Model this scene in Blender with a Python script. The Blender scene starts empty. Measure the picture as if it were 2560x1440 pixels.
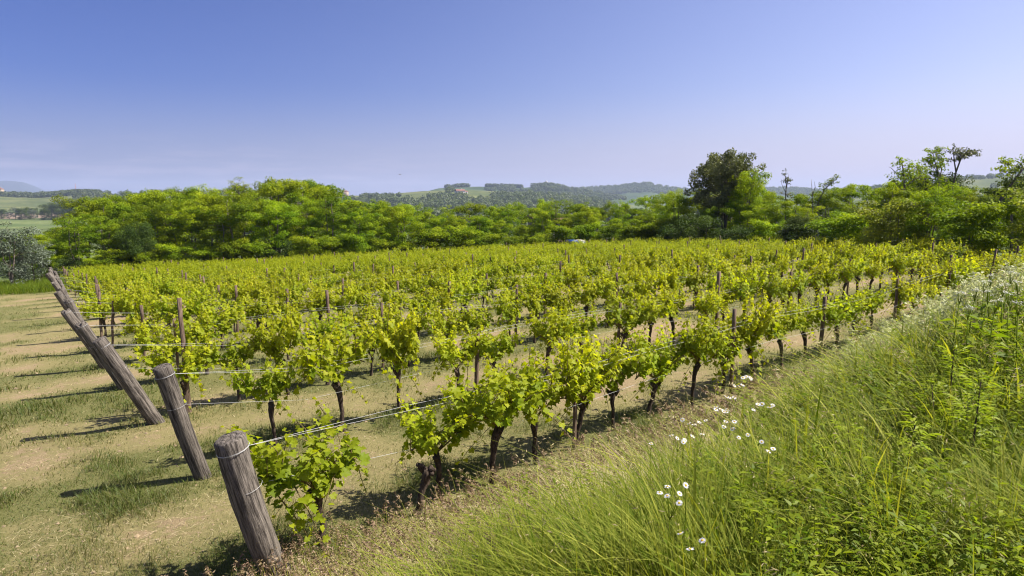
import bpy, math, random
import numpy as np
from mathutils import Vector, Matrix

# ------------------------------------------------------------------ camera, light, world
S = bpy.context.scene
C = S.collection
H = 2.2                                  # eye above the vineyard plane
FPX, HOR = 1550.0, 490.0                 # focal length and horizon row of the 2560 x 1440 photograph
PITCH = math.atan((720 - HOR) / FPX)
CAMZ = H

cam_d = bpy.data.cameras.new('camera')
cam_d.sensor_width = 36.0
cam_d.lens = FPX / 2560 * 36.0
cam_d.clip_start = 0.05
cam_d.clip_end = 60000
cam = bpy.data.objects.new('camera', cam_d)
cam.location = (0, 0, CAMZ)
cam.rotation_euler = (math.pi / 2 - PITCH, 0, 0)
C.objects.link(cam)
S.camera = cam

SUN_DIR = Vector((0.41, 0.05, 0.53)).normalized()
sun_d = bpy.data.lights.new('sun', 'SUN')
sun_d.energy = 4.3
sun_d.angle = math.radians(0.5)
sun_d.color = (1.0, 0.94, 0.84)
sun = bpy.data.objects.new('sun', sun_d)
sun.rotation_euler = SUN_DIR.to_track_quat('Z', 'Y').to_euler()
sun.location = (20, 0, 30)
C.objects.link(sun)

W = bpy.data.worlds.new('World')
S.world = W
W.use_nodes = True
wn, wl = W.node_tree.nodes, W.node_tree.links
wn.clear()


def N(nodes, t, **kw):
    n = nodes.new(t)
    for k, v in kw.items():
        if k.startswith('i_'):
            n.inputs[k[2:].replace('_', ' ')].default_value = v
        else:
            setattr(n, k, v)
    return n


sky = N(wn, 'ShaderNodeTexSky', sky_type='NISHITA', sun_disc=False)
sky.sun_elevation = math.asin(SUN_DIR.z)
sky.sun_rotation = math.atan2(SUN_DIR.x, SUN_DIR.y)
sky.altitude = 100
sky.air_density = 1.0
sky.dust_density = 1.3
sky.ozone_density = 3.0
tc = N(wn, 'ShaderNodeTexCoord')
sep = N(wn, 'ShaderNodeSeparateXYZ')
wl.new(tc.outputs['Generated'], sep.inputs[0])


def wrange(src, a0, a1, b0, b1, typ='SMOOTHSTEP'):
    q = N(wn, 'ShaderNodeMapRange', interpolation_type=typ)
    for k, v in ((1, a0), (2, a1), (3, b0), (4, b1)):
        q.inputs[k].default_value = v
    wl.new(src, q.inputs[0])
    return q.outputs[0]


def wmix(fac, a, b, mode='MIX'):
    x = N(wn, 'ShaderNodeMix', data_type='RGBA', blend_type=mode)
    for i, q in ((0, fac), (6, a), (7, b)):
        if isinstance(q, (int, float)):
            x.inputs[i].default_value = q
        elif isinstance(q, tuple):
            x.inputs[i].default_value = (*q, 1)
        else:
            wl.new(q, x.inputs[i])
    return x.outputs[2]


# the sky is deep blue away from the sun and milky lavender towards it
sunward = wrange(sep.outputs[0], -.72, .78, 0, 1)
skyc = wmix(1.0, sky.outputs[0], wmix(sunward, (.345, .395, .74), (1.04, .86, 1.0)), 'MULTIPLY')
low = wrange(sep.outputs[2], .17, .0, 0, .85)
skyc = wmix(low, skyc, wmix(sunward, (2.25, 2.5, 3.95), (4.3, 4.15, 5.6)))
# thin cloud bank low in the north-west, a real direction of the sky
mp = N(wn, 'ShaderNodeMapping')
mp.inputs['Scale'].default_value = (5, 5, 42)
wl.new(tc.outputs['Generated'], mp.inputs[0])
cn = N(wn, 'ShaderNodeTexNoise', i_Scale=1.6, i_Detail=7.0, i_Roughness=0.6)
wl.new(mp.outputs[0], cn.inputs['Vector'])
cr = N(wn, 'ShaderNodeMapRange', interpolation_type='SMOOTHSTEP')
for k, v in ((1, .44), (2, .66), (3, 0), (4, 1)):
    cr.inputs[k].default_value = v
wl.new(cn.outputs[0], cr.inputs[0])
el = N(wn, 'ShaderNodeMapRange', interpolation_type='SMOOTHSTEP')
for k, v in ((1, .10), (2, .015), (3, 0), (4, 1)):
    el.inputs[k].default_value = v
wl.new(sep.outputs[2], el.inputs[0])
lf = N(wn, 'ShaderNodeMapRange', interpolation_type='SMOOTHSTEP')
for k, v in ((1, 0.0), (2, -.35), (3, 0.25), (4, 1)):
    lf.inputs[k].default_value = v
wl.new(sep.outputs[0], lf.inputs[0])
m1 = N(wn, 'ShaderNodeMath', operation='MULTIPLY')
wl.new(cr.outputs[0], m1.inputs[0]); wl.new(el.outputs[0], m1.inputs[1])
m2 = N(wn, 'ShaderNodeMath', operation='MULTIPLY')
wl.new(m1.outputs[0], m2.inputs[0]); wl.new(lf.outputs[0], m2.inputs[1])
m3 = N(wn, 'ShaderNodeMath', operation='MULTIPLY')
wl.new(m2.outputs[0], m3.inputs[0]); m3.inputs[1].default_value = 0.3
cmx = N(wn, 'ShaderNodeMix', data_type='RGBA')
wl.new(m3.outputs[0], cmx.inputs[0])
wl.new(skyc, cmx.inputs[6])
cmx.inputs[7].default_value = (4.6, 4.1, 5.2, 1)
bg = N(wn, 'ShaderNodeBackground', i_Strength=0.070)
wl.new(cmx.outputs[2], bg.inputs[0])
wo = N(wn, 'ShaderNodeOutputWorld')
wl.new(bg.outputs[0], wo.inputs[0])

S.view_settings.view_transform = 'Standard'
S.view_settings.look = 'None'
S.view_settings.exposure = 1.2
S.view_settings.gamma = 1.0
S.view_settings.use_curve_mapping = False
S.render.engine = 'CYCLES'
S.cycles.max_bounces = 6
S.cycles.diffuse_bounces = 3
S.cycles.glossy_bounces = 2
S.cycles.transmission_bounces = 4
S.cycles.volume_bounces = 0
S.cycles.sample_clamp_indirect = 6.0
S.cycles.pixel_filter_type = 'BLACKMAN_HARRIS'
S.cycles.filter_width = 1.15
S.cycles.use_denoising = True
S.cycles.use_adaptive_sampling = False

# ------------------------------------------------------------------ geometry of the place
rng = np.random.default_rng(11)
random.seed(11)
UD = np.array([-.63314, .77095])         # along the line of end posts
VD = np.array([.77444, .63264])          # along the vine rows
RS = 2.2 * 1.04                          # row spacing
U0 = 2.2 * 1.87                          # first row
MUV = np.linalg.inv(np.array([UD, VD]).T)


def xy(U, V):
    return np.multiply.outer(np.asarray(U, float), UD) + np.multiply.outer(np.asarray(V, float), VD)


def uv(x, y):
    return MUV[0, 0] * x + MUV[0, 1] * y, MUV[1, 0] * x + MUV[1, 1] * y


def sst(a, b, x):
    t = np.clip((x - a) / (b - a), 0, 1)
    return t * t * (3 - 2 * t)


def _hash(ix, iy, seed):
    h = (ix.astype(np.int64) * 374761393 + iy.astype(np.int64) * 668265263 + seed * 974711) & 0x7fffffff
    h = ((h ^ (h >> 13)) * 1274126177) & 0x7fffffff
    return ((h ^ (h >> 16)) & 0xffff) / 65535.0


def vnoise(x, y, seed=0):
    x = np.asarray(x, float); y = np.asarray(y, float)
    ix, iy = np.floor(x), np.floor(y)
    fx, fy = x - ix, y - iy
    fx = fx * fx * (3 - 2 * fx); fy = fy * fy * (3 - 2 * fy)
    a, b = _hash(ix, iy, seed), _hash(ix + 1, iy, seed)
    c, d = _hash(ix, iy + 1, seed), _hash(ix + 1, iy + 1, seed)
    return (a * (1 - fx) + b * fx) * (1 - fy) + (c * (1 - fx) + d * fx) * fy


def fbm(x, y, seed=0, o=4):
    s, a, t = 0, .5, 0
    for k in range(o):
        s = s + a * vnoise(x * 2 ** k, y * 2 ** k, seed + k * 7)
        t += a; a *= .5
    return s / t


FLOOR = -20.0


def bank(U, V):
    top = .55 + .045 * np.clip(V, 0, 11) + .3 * sst(3.5, 6.5, V) * sst(2.4, 1.0, U)
    return top * sst(3.75, .8, U) * sst(-1.5, 1.8, V - .35 * (U - 1))


def gz(x, y):
    x = np.asarray(x, float); y = np.asarray(y, float)
    U, V = uv(x, y)
    z = -.005 + .04687 * x - .05106 * y
    r = np.hypot(x, y)
    z = np.clip(z, -9, 6)
    z = z + bank(U, V)
    z = z + .06 * (fbm(x * .7, y * .7, 3) - .5) * (r < 400) + .03 * (vnoise(x * 3.1, y * 3.1, 9) - .5)
    s = sst(52, 300, r)
    return z * (1 - s) + FLOOR * s


def greenness(x, y):
    U, V = uv(x, y)
    row = np.cos(2 * np.pi * (U - U0) / RS)
    n = fbm(U * 1.0, V * .75, 21, 4) * 1.0 + .45 * (fbm(U * .22, V * .16, 31, 3) - .5)
    inrow = sst(-1.2, 1.5, V)
    g = n - .5 + (.05 + .07 * inrow) * row * sst(-9, -1, V) + .09 - .01 * inrow
    return np.clip(.5 + 2.1 * g, 0, 1)


def ray(px, py):
    a, b, c = (px - 1280) / FPX, 1.0, -(py - 720) / FPX
    co, si = math.cos(PITCH), math.sin(PITCH)
    return np.array([a, co * b + si * c, -si * b + co * c])


def at_depth(px, py, d):
    r = ray(px, py)
    return r * (d / r[1]) + np.array([0, 0, CAMZ])


def at_ground(px, py, above=0.0):
    r = ray(px, py); lo = 1.2; prev = lo
    for d in np.geomspace(1.2, 300, 900):
        p = r * (d / r[1]) + np.array([0, 0, CAMZ])
        if p[2] < gz(p[0], p[1]) + above:
            return p
    return p


# ------------------------------------------------------------------ mesh helpers
class MB:
    """collects vertices and faces, then links them as one mesh object"""

    def __init__(self):
        self.v, self.f, self.t, self.mi, self.n = [], [], [], [], 0

    def add(self, v, f, tint=0.5, mi=0):
        v = np.asarray(v, float).reshape(-1, 3)
        f = np.asarray(f, np.int64)
        if f.ndim == 1:
            f = f[None]
        self.v.append(v)
        self.f.append(f + self.n)
        self.t.append(np.broadcast_to(np.asarray(tint, float), (len(v),)).copy())
        self.mi.append(np.full(len(f), mi))
        self.n += len(v)

    def mesh(self, name, mats, smooth=False):
        me = bpy.data.meshes.new(name)
        v = np.concatenate(self.v)
        me.vertices.add(len(v))
        me.vertices.foreach_set('co', v.astype(np.float32).ravel())
        tot = np.concatenate([np.full(len(f), f.shape[1]) for f in self.f])
        li = np.concatenate([f.ravel() for f in self.f])
        me.loops.add(len(li))
        me.loops.foreach_set('vertex_index', li.astype(np.int32))
        me.polygons.add(len(tot))
        me.polygons.foreach_set('loop_start', np.concatenate([[0], np.cumsum(tot)[:-1]]).astype(np.int32))
        me.polygons.foreach_set('loop_total', tot.astype(np.int32))
        if not isinstance(mats, (list, tuple)):
            mats = [mats]
        for m in mats:
            me.materials.append(m)
        me.polygons.foreach_set('material_index', np.concatenate(self.mi).astype(np.int32))
        if smooth:
            me.polygons.foreach_set('use_smooth', np.ones(len(tot), bool))
        a = me.attributes.new('tint', 'FLOAT', 'POINT')
        a.data.foreach_set('value', np.concatenate(self.t).astype(np.float32))
        me.update(calc_edges=True)
        return me


def obj(name, me, parent=None, loc=None, rz=None, scale=None):
    o = bpy.data.objects.new(name, me)
    C.objects.link(o)
    if parent is not None:
        o.parent = parent
    if loc is not None:
        o.location = [float(a) for a in loc]
    if rz is not None:
        o.rotation_euler = (0, 0, rz)
    if scale is not None:
        o.scale = scale if isinstance(scale, (tuple, list)) else (scale,) * 3
    return o


def tag(o, label, cat=None, group=None, kind=None):
    o['label'] = label
    if cat:
        o['category'] = cat
    if group:
        o['group'] = group
    if kind:
        o['kind'] = kind
    return o


def thing(name, label, cat, loc, rz=0.0, group=None, scale=None):
    o = obj(name, None, loc=loc, rz=rz, scale=scale)
    o.empty_display_size = .1
    return tag(o, label, cat, group)


ONES = ['', 'first', 'second', 'third', 'fourth', 'fifth', 'sixth', 'seventh', 'eighth', 'ninth', 'tenth', 'eleventh', 'twelfth',
        'thirteenth', 'fourteenth', 'fifteenth', 'sixteenth', 'seventeenth', 'eighteenth', 'nineteenth']
TENS = {2: ('twentieth', 'twenty'), 3: ('thirtieth', 'thirty'), 4: ('fortieth', 'forty'), 5: ('fiftieth', 'fifty'), 6: ('sixtieth', 'sixty')}


def nth(n):
    if n < 20:
        return ONES[n]
    a, b = divmod(n, 10)
    return TENS[a][0] if b == 0 else TENS[a][1] + '-' + ONES[b]


def frames(nrm, d):
    """columns: right, along, normal"""
    nrm = nrm / (np.linalg.norm(nrm, axis=1, keepdims=True) + 1e-9)
    d = d - nrm * np.sum(nrm * d, axis=1, keepdims=True)
    d = d / (np.linalg.norm(d, axis=1, keepdims=True) + 1e-9)
    x = np.cross(d, nrm)
    return np.stack([x, d, nrm], axis=1)       # (n, 3 axes, 3)


def scatter(mb, T, F, P, R, s, tint, mi=0):
    """copies the template T,F to positions P with frames R and sizes s"""
    n, k = len(P), len(T)
    s = np.asarray(s, float)
    if s.ndim == 1:
        s = s[:, None]
    loc = T[None] * s[:, None, :]
    v = P[:, None] + np.einsum('nkj,njc->nkc', loc, R)
    f = (np.arange(n) * k)[:, None, None] + np.asarray(F)[None]
    mb.add(v.reshape(-1, 3), f.reshape(-1, f.shape[2]), np.repeat(np.broadcast_to(tint, (n,)), k), mi)


def tube(mb, pts, rad, sides=6, mi=0, tint=.5, rough=0.0, cap=True, rg=rng):
    pts = np.asarray(pts, float); m = len(pts)
    rad = np.broadcast_to(np.asarray(rad, float), (m,))
    tang = np.gradient(pts, axis=0)
    tang /= np.linalg.norm(tang, axis=1, keepdims=True) + 1e-9
    ref = np.array([1., 0, 0]) if abs(tang[:, 0]).mean() < .8 else np.array([0, 1., 0])
    a = np.cross(tang, ref); a /= np.linalg.norm(a, axis=1, keepdims=True) + 1e-9
    b = np.cross(tang, a)
    th = np.arange(sides) / sides * 2 * np.pi
    rr = rad[:, None] * (1 + rough * rg.uniform(-1, 1, (m, sides)))
    v = pts[:, None] + rr[..., None] * (np.cos(th)[None, :, None] * a[:, None] + np.sin(th)[None, :, None] * b[:, None])
    i = np.arange(m - 1)[:, None] * sides; j = np.arange(sides)[None]; j2 = (j + 1) % sides
    f = np.stack([i + j, i + j2, i + sides + j2, i + sides + j], -1).reshape(-1, 4)
    mb.add(v.reshape(-1, 3), f, tint, mi)
    if cap:
        base = mb.n - m * sides
        mb.f.append((base + (m - 1) * sides + np.arange(sides))[None]); mb.mi.append(np.array([mi]))
        mb.f.append((base + np.arange(sides)[::-1])[None]); mb.mi.append(np.array([mi]))


def boxm(mb, c, size, mi=0, bev=0.0, top=1.0):
    x, y, z = np.array(size) / 2
    v = np.array([(-x, -y, -z), (x, -y, -z), (x, y, -z), (-x, y, -z), (-x * top, -y * top, z), (x * top, -y * top, z), (x * top, y * top, z), (-x * top, y * top, z)]) + np.array(c)
    mb.add(v, [(3, 2, 1, 0), (4, 5, 6, 7), (0, 1, 5, 4), (1, 2, 6, 5), (2, 3, 7, 6), (3, 0, 4, 7)], .5, mi)


# ------------------------------------------------------------------ materials
def newmat(name):
    m = bpy.data.materials.new(name)
    m.use_nodes = True
    m.node_tree.nodes.clear()
    return m, m.node_tree.nodes, m.node_tree.links


def rgba(c):
    return (c[0], c[1], c[2], 1)


def mixc(n, l, fac, a, b, mode='MIX'):
    x = N(n, 'ShaderNodeMix', data_type='RGBA', blend_type=mode)
    for i, s in ((0, fac), (6, a), (7, b)):
        if isinstance(s, (int, float)):
            x.inputs[i].default_value = s
        elif isinstance(s, (tuple, list)):
            x.inputs[i].default_value = rgba(s)
        else:
            l.new(s, x.inputs[i])
    return x.outputs[2]


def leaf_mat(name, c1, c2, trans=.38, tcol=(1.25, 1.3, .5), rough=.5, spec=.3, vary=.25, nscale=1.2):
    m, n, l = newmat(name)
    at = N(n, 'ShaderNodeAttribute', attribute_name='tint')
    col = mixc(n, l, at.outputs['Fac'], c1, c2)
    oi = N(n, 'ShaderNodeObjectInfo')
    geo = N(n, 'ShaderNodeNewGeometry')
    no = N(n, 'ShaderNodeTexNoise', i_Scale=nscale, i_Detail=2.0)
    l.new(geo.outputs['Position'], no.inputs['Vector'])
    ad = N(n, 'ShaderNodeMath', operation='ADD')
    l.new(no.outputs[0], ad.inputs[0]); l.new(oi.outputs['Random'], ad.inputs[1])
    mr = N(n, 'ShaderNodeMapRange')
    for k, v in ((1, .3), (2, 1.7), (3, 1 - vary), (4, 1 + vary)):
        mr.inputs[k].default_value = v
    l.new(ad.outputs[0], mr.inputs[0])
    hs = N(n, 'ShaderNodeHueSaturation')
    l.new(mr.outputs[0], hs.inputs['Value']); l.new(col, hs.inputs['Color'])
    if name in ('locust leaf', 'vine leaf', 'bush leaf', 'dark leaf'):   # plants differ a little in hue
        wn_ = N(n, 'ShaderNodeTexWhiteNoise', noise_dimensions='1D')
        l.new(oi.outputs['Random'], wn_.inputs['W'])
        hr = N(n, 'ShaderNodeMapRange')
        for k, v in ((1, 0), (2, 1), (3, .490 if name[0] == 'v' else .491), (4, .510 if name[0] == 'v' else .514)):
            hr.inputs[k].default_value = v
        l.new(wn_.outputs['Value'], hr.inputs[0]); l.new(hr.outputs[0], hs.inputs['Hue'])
    p = N(n, 'ShaderNodeBsdfPrincipled', i_Roughness=rough)
    p.inputs['Specular IOR Level'].default_value = spec
    l.new(hs.outputs[0], p.inputs['Base Color'])
    t = N(n, 'ShaderNodeBsdfTranslucent')
    tc_ = mixc(n, l, 1.0, hs.outputs[0], tcol, 'MULTIPLY')
    l.new(tc_, t.inputs[0])
    mx = N(n, 'ShaderNodeMixShader'); mx.inputs[0].default_value = trans
    l.new(p.outputs[0], mx.inputs[1]); l.new(t.outputs[0], mx.inputs[2])
    o = N(n, 'ShaderNodeOutputMaterial'); l.new(mx.outputs[0], o.inputs[0])
    return m


def wood_mat(name, c1, c2, scale=(14, 14, 2.5), bump=.6, crack=None, rough=.9):
    m, n, l = newmat(name)
    tcn = N(n, 'ShaderNodeTexCoord')
    mpn = N(n, 'ShaderNodeMapping'); mpn.inputs['Scale'].default_value = scale
    l.new(tcn.outputs['Object'], mpn.inputs[0])
    no = N(n, 'ShaderNodeTexNoise', i_Scale=2.2, i_Detail=8.0, i_Roughness=.7)
    l.new(mpn.outputs[0], no.inputs['Vector'])
    cr_ = N(n, 'ShaderNodeMapRange', interpolation_type='SMOOTHSTEP')
    for k, v in ((1, .34), (2, .66), (3, 0), (4, 1)):
        cr_.inputs[k].default_value = v
    l.new(no.outputs[0], cr_.inputs[0])
    oi = N(n, 'ShaderNodeObjectInfo')
    col = mixc(n, l, cr_.outputs[0], c1, c2)
    mr = N(n, 'ShaderNodeMapRange')
    for k, v in ((1, 0), (2, 1), (3, .8), (4, 1.2)):
        mr.inputs[k].default_value = v
    l.new(oi.outputs['Random'], mr.inputs[0])
    hs = N(n, 'ShaderNodeHueSaturation')
    l.new(mr.outputs[0], hs.inputs['Value']); l.new(col, hs.inputs['Color'])
    p = N(n, 'ShaderNodeBsdfPrincipled', i_Roughness=rough)
    p.inputs['Specular IOR Level'].default_value = .2
    l.new(hs.outputs[0], p.inputs['Base Color'])
    bp = N(n, 'ShaderNodeBump', i_Strength=bump, i_Distance=.02)
    l.new(no.outputs[0], bp.inputs['Height']); l.new(bp.outputs[0], p.inputs['Normal'])
    o = N(n, 'ShaderNodeOutputMaterial'); l.new(p.outputs[0], o.inputs[0])
    return m


def plain_mat(name, c, rough=.6, metal=0.0, vary=.12, nscale=6.0, spec=.4):
    m, n, l = newmat(name)
    tcn = N(n, 'ShaderNodeTexCoord')
    no = N(n, 'ShaderNodeTexNoise', i_Scale=nscale, i_Detail=4.0)
    l.new(tcn.outputs['Object'], no.inputs['Vector'])
    mr = N(n, 'ShaderNodeMapRange')
    for k, v in ((1, .3), (2, .7), (3, 1 - vary), (4, 1 + vary)):
        mr.inputs[k].default_value = v
    l.new(no.outputs[0], mr.inputs[0])
    hs = N(n, 'ShaderNodeHueSaturation'); hs.inputs['Color'].default_value = rgba(c)
    l.new(mr.outputs[0], hs.inputs['Value'])
    p = N(n, 'ShaderNodeBsdfPrincipled', i_Roughness=rough, i_Metallic=metal)
    p.inputs['Specular IOR Level'].default_value = spec
    l.new(hs.outputs[0], p.inputs['Base Color'])
    o = N(n, 'ShaderNodeOutputMaterial'); l.new(p.outputs[0], o.inputs[0])
    return m


M = {}
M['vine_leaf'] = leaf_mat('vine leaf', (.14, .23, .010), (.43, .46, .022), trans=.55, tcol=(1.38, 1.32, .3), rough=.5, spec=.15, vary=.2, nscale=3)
M['locust_leaf'] = leaf_mat('locust leaf', (.115, .195, .006), (.29, .355, .012), trans=.42, tcol=(1.3, 1.25, .3), vary=.38, nscale=.5, spec=.12, rough=.6)
M['bush_leaf'] = leaf_mat('bush leaf', (.15, .185, .02), (.32, .33, .045), trans=.42, spec=.12, vary=.25)
M['dark_leaf'] = leaf_mat('dark leaf', (.04, .07, .012), (.095, .135, .022), trans=.3, tcol=(1.2, 1.2, .5), rough=.6, spec=.12)
M['olive_leaf'] = leaf_mat('olive leaf', (.085, .10, .035), (.19, .205, .08), trans=.3, tcol=(1.15, 1.15, .6), rough=.5, spec=.25)
M['silver_leaf'] = leaf_mat('silver leaf', (.09, .12, .07), (.19, .22, .16), trans=.25, tcol=(1.1, 1.15, .8))
M['far_leaf'] = leaf_mat('distant foliage', (.085, .115, .035), (.125, .155, .05), trans=.4, tcol=(1.1, 1.2, .6), vary=.15, nscale=.02)
M['grass'] = leaf_mat('tall grass blade', (.085, .145, .006), (.46, .46, .08), trans=.47, tcol=(1.3, 1.2, .35), rough=.6, spec=.1, vary=.15)
M['straw'] = leaf_mat('dry straw blade', (.46, .39, .17), (.70, .61, .38), trans=.35, tcol=(1, .98, .8), rough=.6, spec=.15, vary=.2)
M['short_grass'] = leaf_mat('short grass blade', (.085, .125, .014), (.27, .22, .08), trans=.35, tcol=(1.15, 1.1, .5), vary=.2)
M['seed'] = leaf_mat('seed head', (.44, .37, .17), (.27, .17, .12), trans=.3, tcol=(1, 1, .9), vary=.2)
M['haze_seed'] = leaf_mat('pale flowering weed', (.42, .45, .20), (.55, .55, .32), trans=.35, tcol=(1, 1, .8), vary=.15)
M['weed'] = leaf_mat('weed leaf', (.12, .19, .008), (.29, .34, .02), trans=.46, spec=.15, vary=.2)
M['petal'] = leaf_mat('white petal', (.78, .77, .80), (.85, .84, .86), trans=.25, tcol=(1, 1, 1), vary=.05)
M['umbel'] = leaf_mat('cream umbel floret', (.42, .43, .36), (.66, .65, .60), trans=.25, tcol=(1, 1, .9), vary=.15)
M['disc'] = plain_mat('yellow flower disc', (.62, .42, .03), .8)
M['post'] = wood_mat('weathered grey wood', (.030, .025, .021), (.21, .182, .152), (26, 26, 2.2), 1.0)
M['stake'] = wood_mat('brown stake wood', (.07, .046, .032), (.21, .15, .11), (30, 30, 3), .5)
M['vine_bark'] = wood_mat('vine bark', (.02, .014, .011), (.13, .095, .07), (40, 40, 8), 1.0)
M['cane'] = wood_mat('vine cane', (.10, .07, .03), (.24, .19, .07), (40, 40, 8), .3)
M['bark'] = wood_mat('tree bark', (.06, .048, .038), (.21, .175, .14), (6, 6, 1.2), .8)
M['dead'] = wood_mat('dead branch', (.14, .12, .11), (.30, .27, .25), (6, 6, 1.2), .6)
M['wire'] = plain_mat('galvanised wire', (.50, .50, .49), .55, .25, spec=.4)
M['white_wall'] = plain_mat('white plaster', (.68, .66, .62), .9)
M['ochre_wall'] = plain_mat('ochre plaster', (.36, .28, .20), .9)
M['red_roof'] = plain_mat('clay roof tile', (.2, .10, .07), .9, nscale=2)
M['dark_glass'] = plain_mat('window glass', (.03, .035, .04), .12, spec=.6)
M['stone'] = plain_mat('pale stone', (.55, .47, .40), .9)
M['metal_grey'] = plain_mat('grey metal', (.28, .28, .30), .5, .6)
M['blue_paint'] = plain_mat('blue paint', (.02, .07, .32), .28, spec=.6, vary=.05)
M['grey_roof'] = plain_mat('grey roof panel', (.38, .34, .33), .5)  # plain grey for the right half of the tractor's cab roof
M['rubber'] = plain_mat('black rubber', (.02, .02, .02), .8)
M['mast'] = plain_mat('red and white mast paint', (.5, .2, .16), .6)


def ground_mat():
    m, n, l = newmat('vineyard ground')
    geo = N(n, 'ShaderNodeNewGeometry')
    g = N(n, 'ShaderNodeAttribute', attribute_name='green')
    z = N(n, 'ShaderNodeAttribute', attribute_name='zone')
    n1 = N(n, 'ShaderNodeTexNoise', i_Scale=1.7, i_Detail=8.0, i_Roughness=.65)
    n2 = N(n, 'ShaderNodeTexNoise', i_Scale=9.0, i_Detail=9.0, i_Roughness=.8)
    n3 = N(n, 'ShaderNodeTexNoise', i_Scale=70.0, i_Detail=5.0, i_Roughness=.7)
    n4 = N(n, 'ShaderNodeTexNoise', i_Scale=.012, i_Detail=6.0, i_Roughness=.6)
    for x in (n1, n2, n3, n4):
        l.new(geo.outputs['Position'], x.inputs['Vector'])
    soil = mixc(n, l, n1.outputs[0], (.265, .198, .108), (.36, .282, .165))
    c3 = N(n, 'ShaderNodeMapRange', interpolation_type='SMOOTHSTEP')
    for k, v in ((1, .35), (2, .62), (3, 0), (4, 1)):
        c3.inputs[k].default_value = v
    l.new(n3.outputs[0], c3.inputs[0])
    soil = mixc(n, l, c3.outputs[0], mixc(n, l, 1.0, soil, (.72, .66, .6), 'MULTIPLY'), soil)
    straw = mixc(n, l, n3.outputs[0], (.175, .155, .060), (.27, .230, .100))
    gr = mixc(n, l, n2.outputs[0], (.085, .098, .024), (.20, .185, .07))
    # green attribute broken up by fine noise
    ad = N(n, 'ShaderNodeMath', operation='MULTIPLY_ADD')
    l.new(n2.outputs[0], ad.inputs[0]); ad.inputs[1].default_value = 1.9; l.new(g.outputs['Fac'], ad.inputs[2])
    ma = N(n, 'ShaderNodeMapRange', interpolation_type='SMOOTHSTEP')
    for k, v in ((1, 1.12), (2, 1.40), (3, 0), (4, 1)):
        ma.inputs[k].default_value = v
    l.new(ad.outputs[0], ma.inputs[0])
    mb_ = N(n, 'ShaderNodeMapRange', interpolation_type='SMOOTHSTEP')
    for k, v in ((1, 1.50), (2, 1.95), (3, 0), (4, 1)):
        mb_.inputs[k].default_value = v
    l.new(ad.outputs[0], mb_.inputs[0])
    col = mixc(n, l, ma.outputs[0], soil, straw)
    col = mixc(n, l, mb_.outputs[0], col, gr)
    mead = mixc(n, l, n4.outputs[0], (.05, .085, .02), (.15, .175, .06))
    col = mixc(n, l, z.outputs['Fac'], col, mead)
    p = N(n, 'ShaderNodeBsdfPrincipled', i_Roughness=.95)
    p.inputs['Specular IOR Level'].default_value = .15
    l.new(col, p.inputs['Base Color'])
    bp = N(n, 'ShaderNodeBump', i_Strength=.8, i_Distance=.04)
    l.new(n2.outputs[0], bp.inputs['Height'])
    bp2 = N(n, 'ShaderNodeBump', i_Strength=.6, i_Distance=.012)
    l.new(n3.outputs[0], bp2.inputs['Height']); l.new(bp.outputs[0], bp2.inputs['Normal'])
    l.new(bp2.outputs[0], p.inputs['Normal'])
    o = N(n, 'ShaderNodeOutputMaterial'); l.new(p.outputs[0], o.inputs[0])
    return m


def hill_mat(name, c1, c2, scale, stripes=None, c3=None):
    m, n, l = newmat(name)
    geo = N(n, 'ShaderNodeNewGeometry')
    n1 = N(n, 'ShaderNodeTexNoise', i_Scale=scale, i_Detail=6.0, i_Roughness=.6)
    l.new(geo.outputs['Position'], n1.inputs['Vector'])
    r = N(n, 'ShaderNodeMapRange', interpolation_type='SMOOTHSTEP')
    for k, v in ((1, .42), (2, .58), (3, 0), (4, 1)):
        r.inputs[k].default_value = v
    l.new(n1.outputs[0], r.inputs[0])
    col = mixc(n, l, r.outputs[0], c1, c2)
    n2 = N(n, 'ShaderNodeTexNoise', i_Scale=scale * 14, i_Detail=5.0, i_Roughness=.7)
    l.new(geo.outputs['Position'], n2.inputs['Vector'])
    hs = N(n, 'ShaderNodeHueSaturation')
    mr = N(n, 'ShaderNodeMapRange')
    for k, v in ((1, .3), (2, .7), (3, .7), (4, 1.3)):
        mr.inputs[k].default_value = v
    l.new(n2.outputs[0], mr.inputs[0]); l.new(mr.outputs[0], hs.inputs['Value']); l.new(col, hs.inputs['Color'])
    col = hs.outputs[0]
    if stripes:
        wv = N(n, 'ShaderNodeTexWave', wave_type='BANDS', bands_direction='Y', i_Scale=stripes, i_Distortion=1.5)
        wv.inputs['Detail'].default_value = 2
        l.new(geo.outputs['Position'], wv.inputs['Vector'])
        col = mixc(n, l, wv.outputs['Fac'], mixc(n, l, 1.0, col, (.62, .66, .6), 'MULTIPLY'), col)
    p = N(n, 'ShaderNodeBsdfPrincipled', i_Roughness=.95)
    p.inputs['Specular IOR Level'].default_value = .1
    l.new(col, p.inputs['Base Color'])
    o = N(n, 'ShaderNodeOutputMaterial'); l.new(p.outputs[0], o.inputs[0])
    return m


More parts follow.
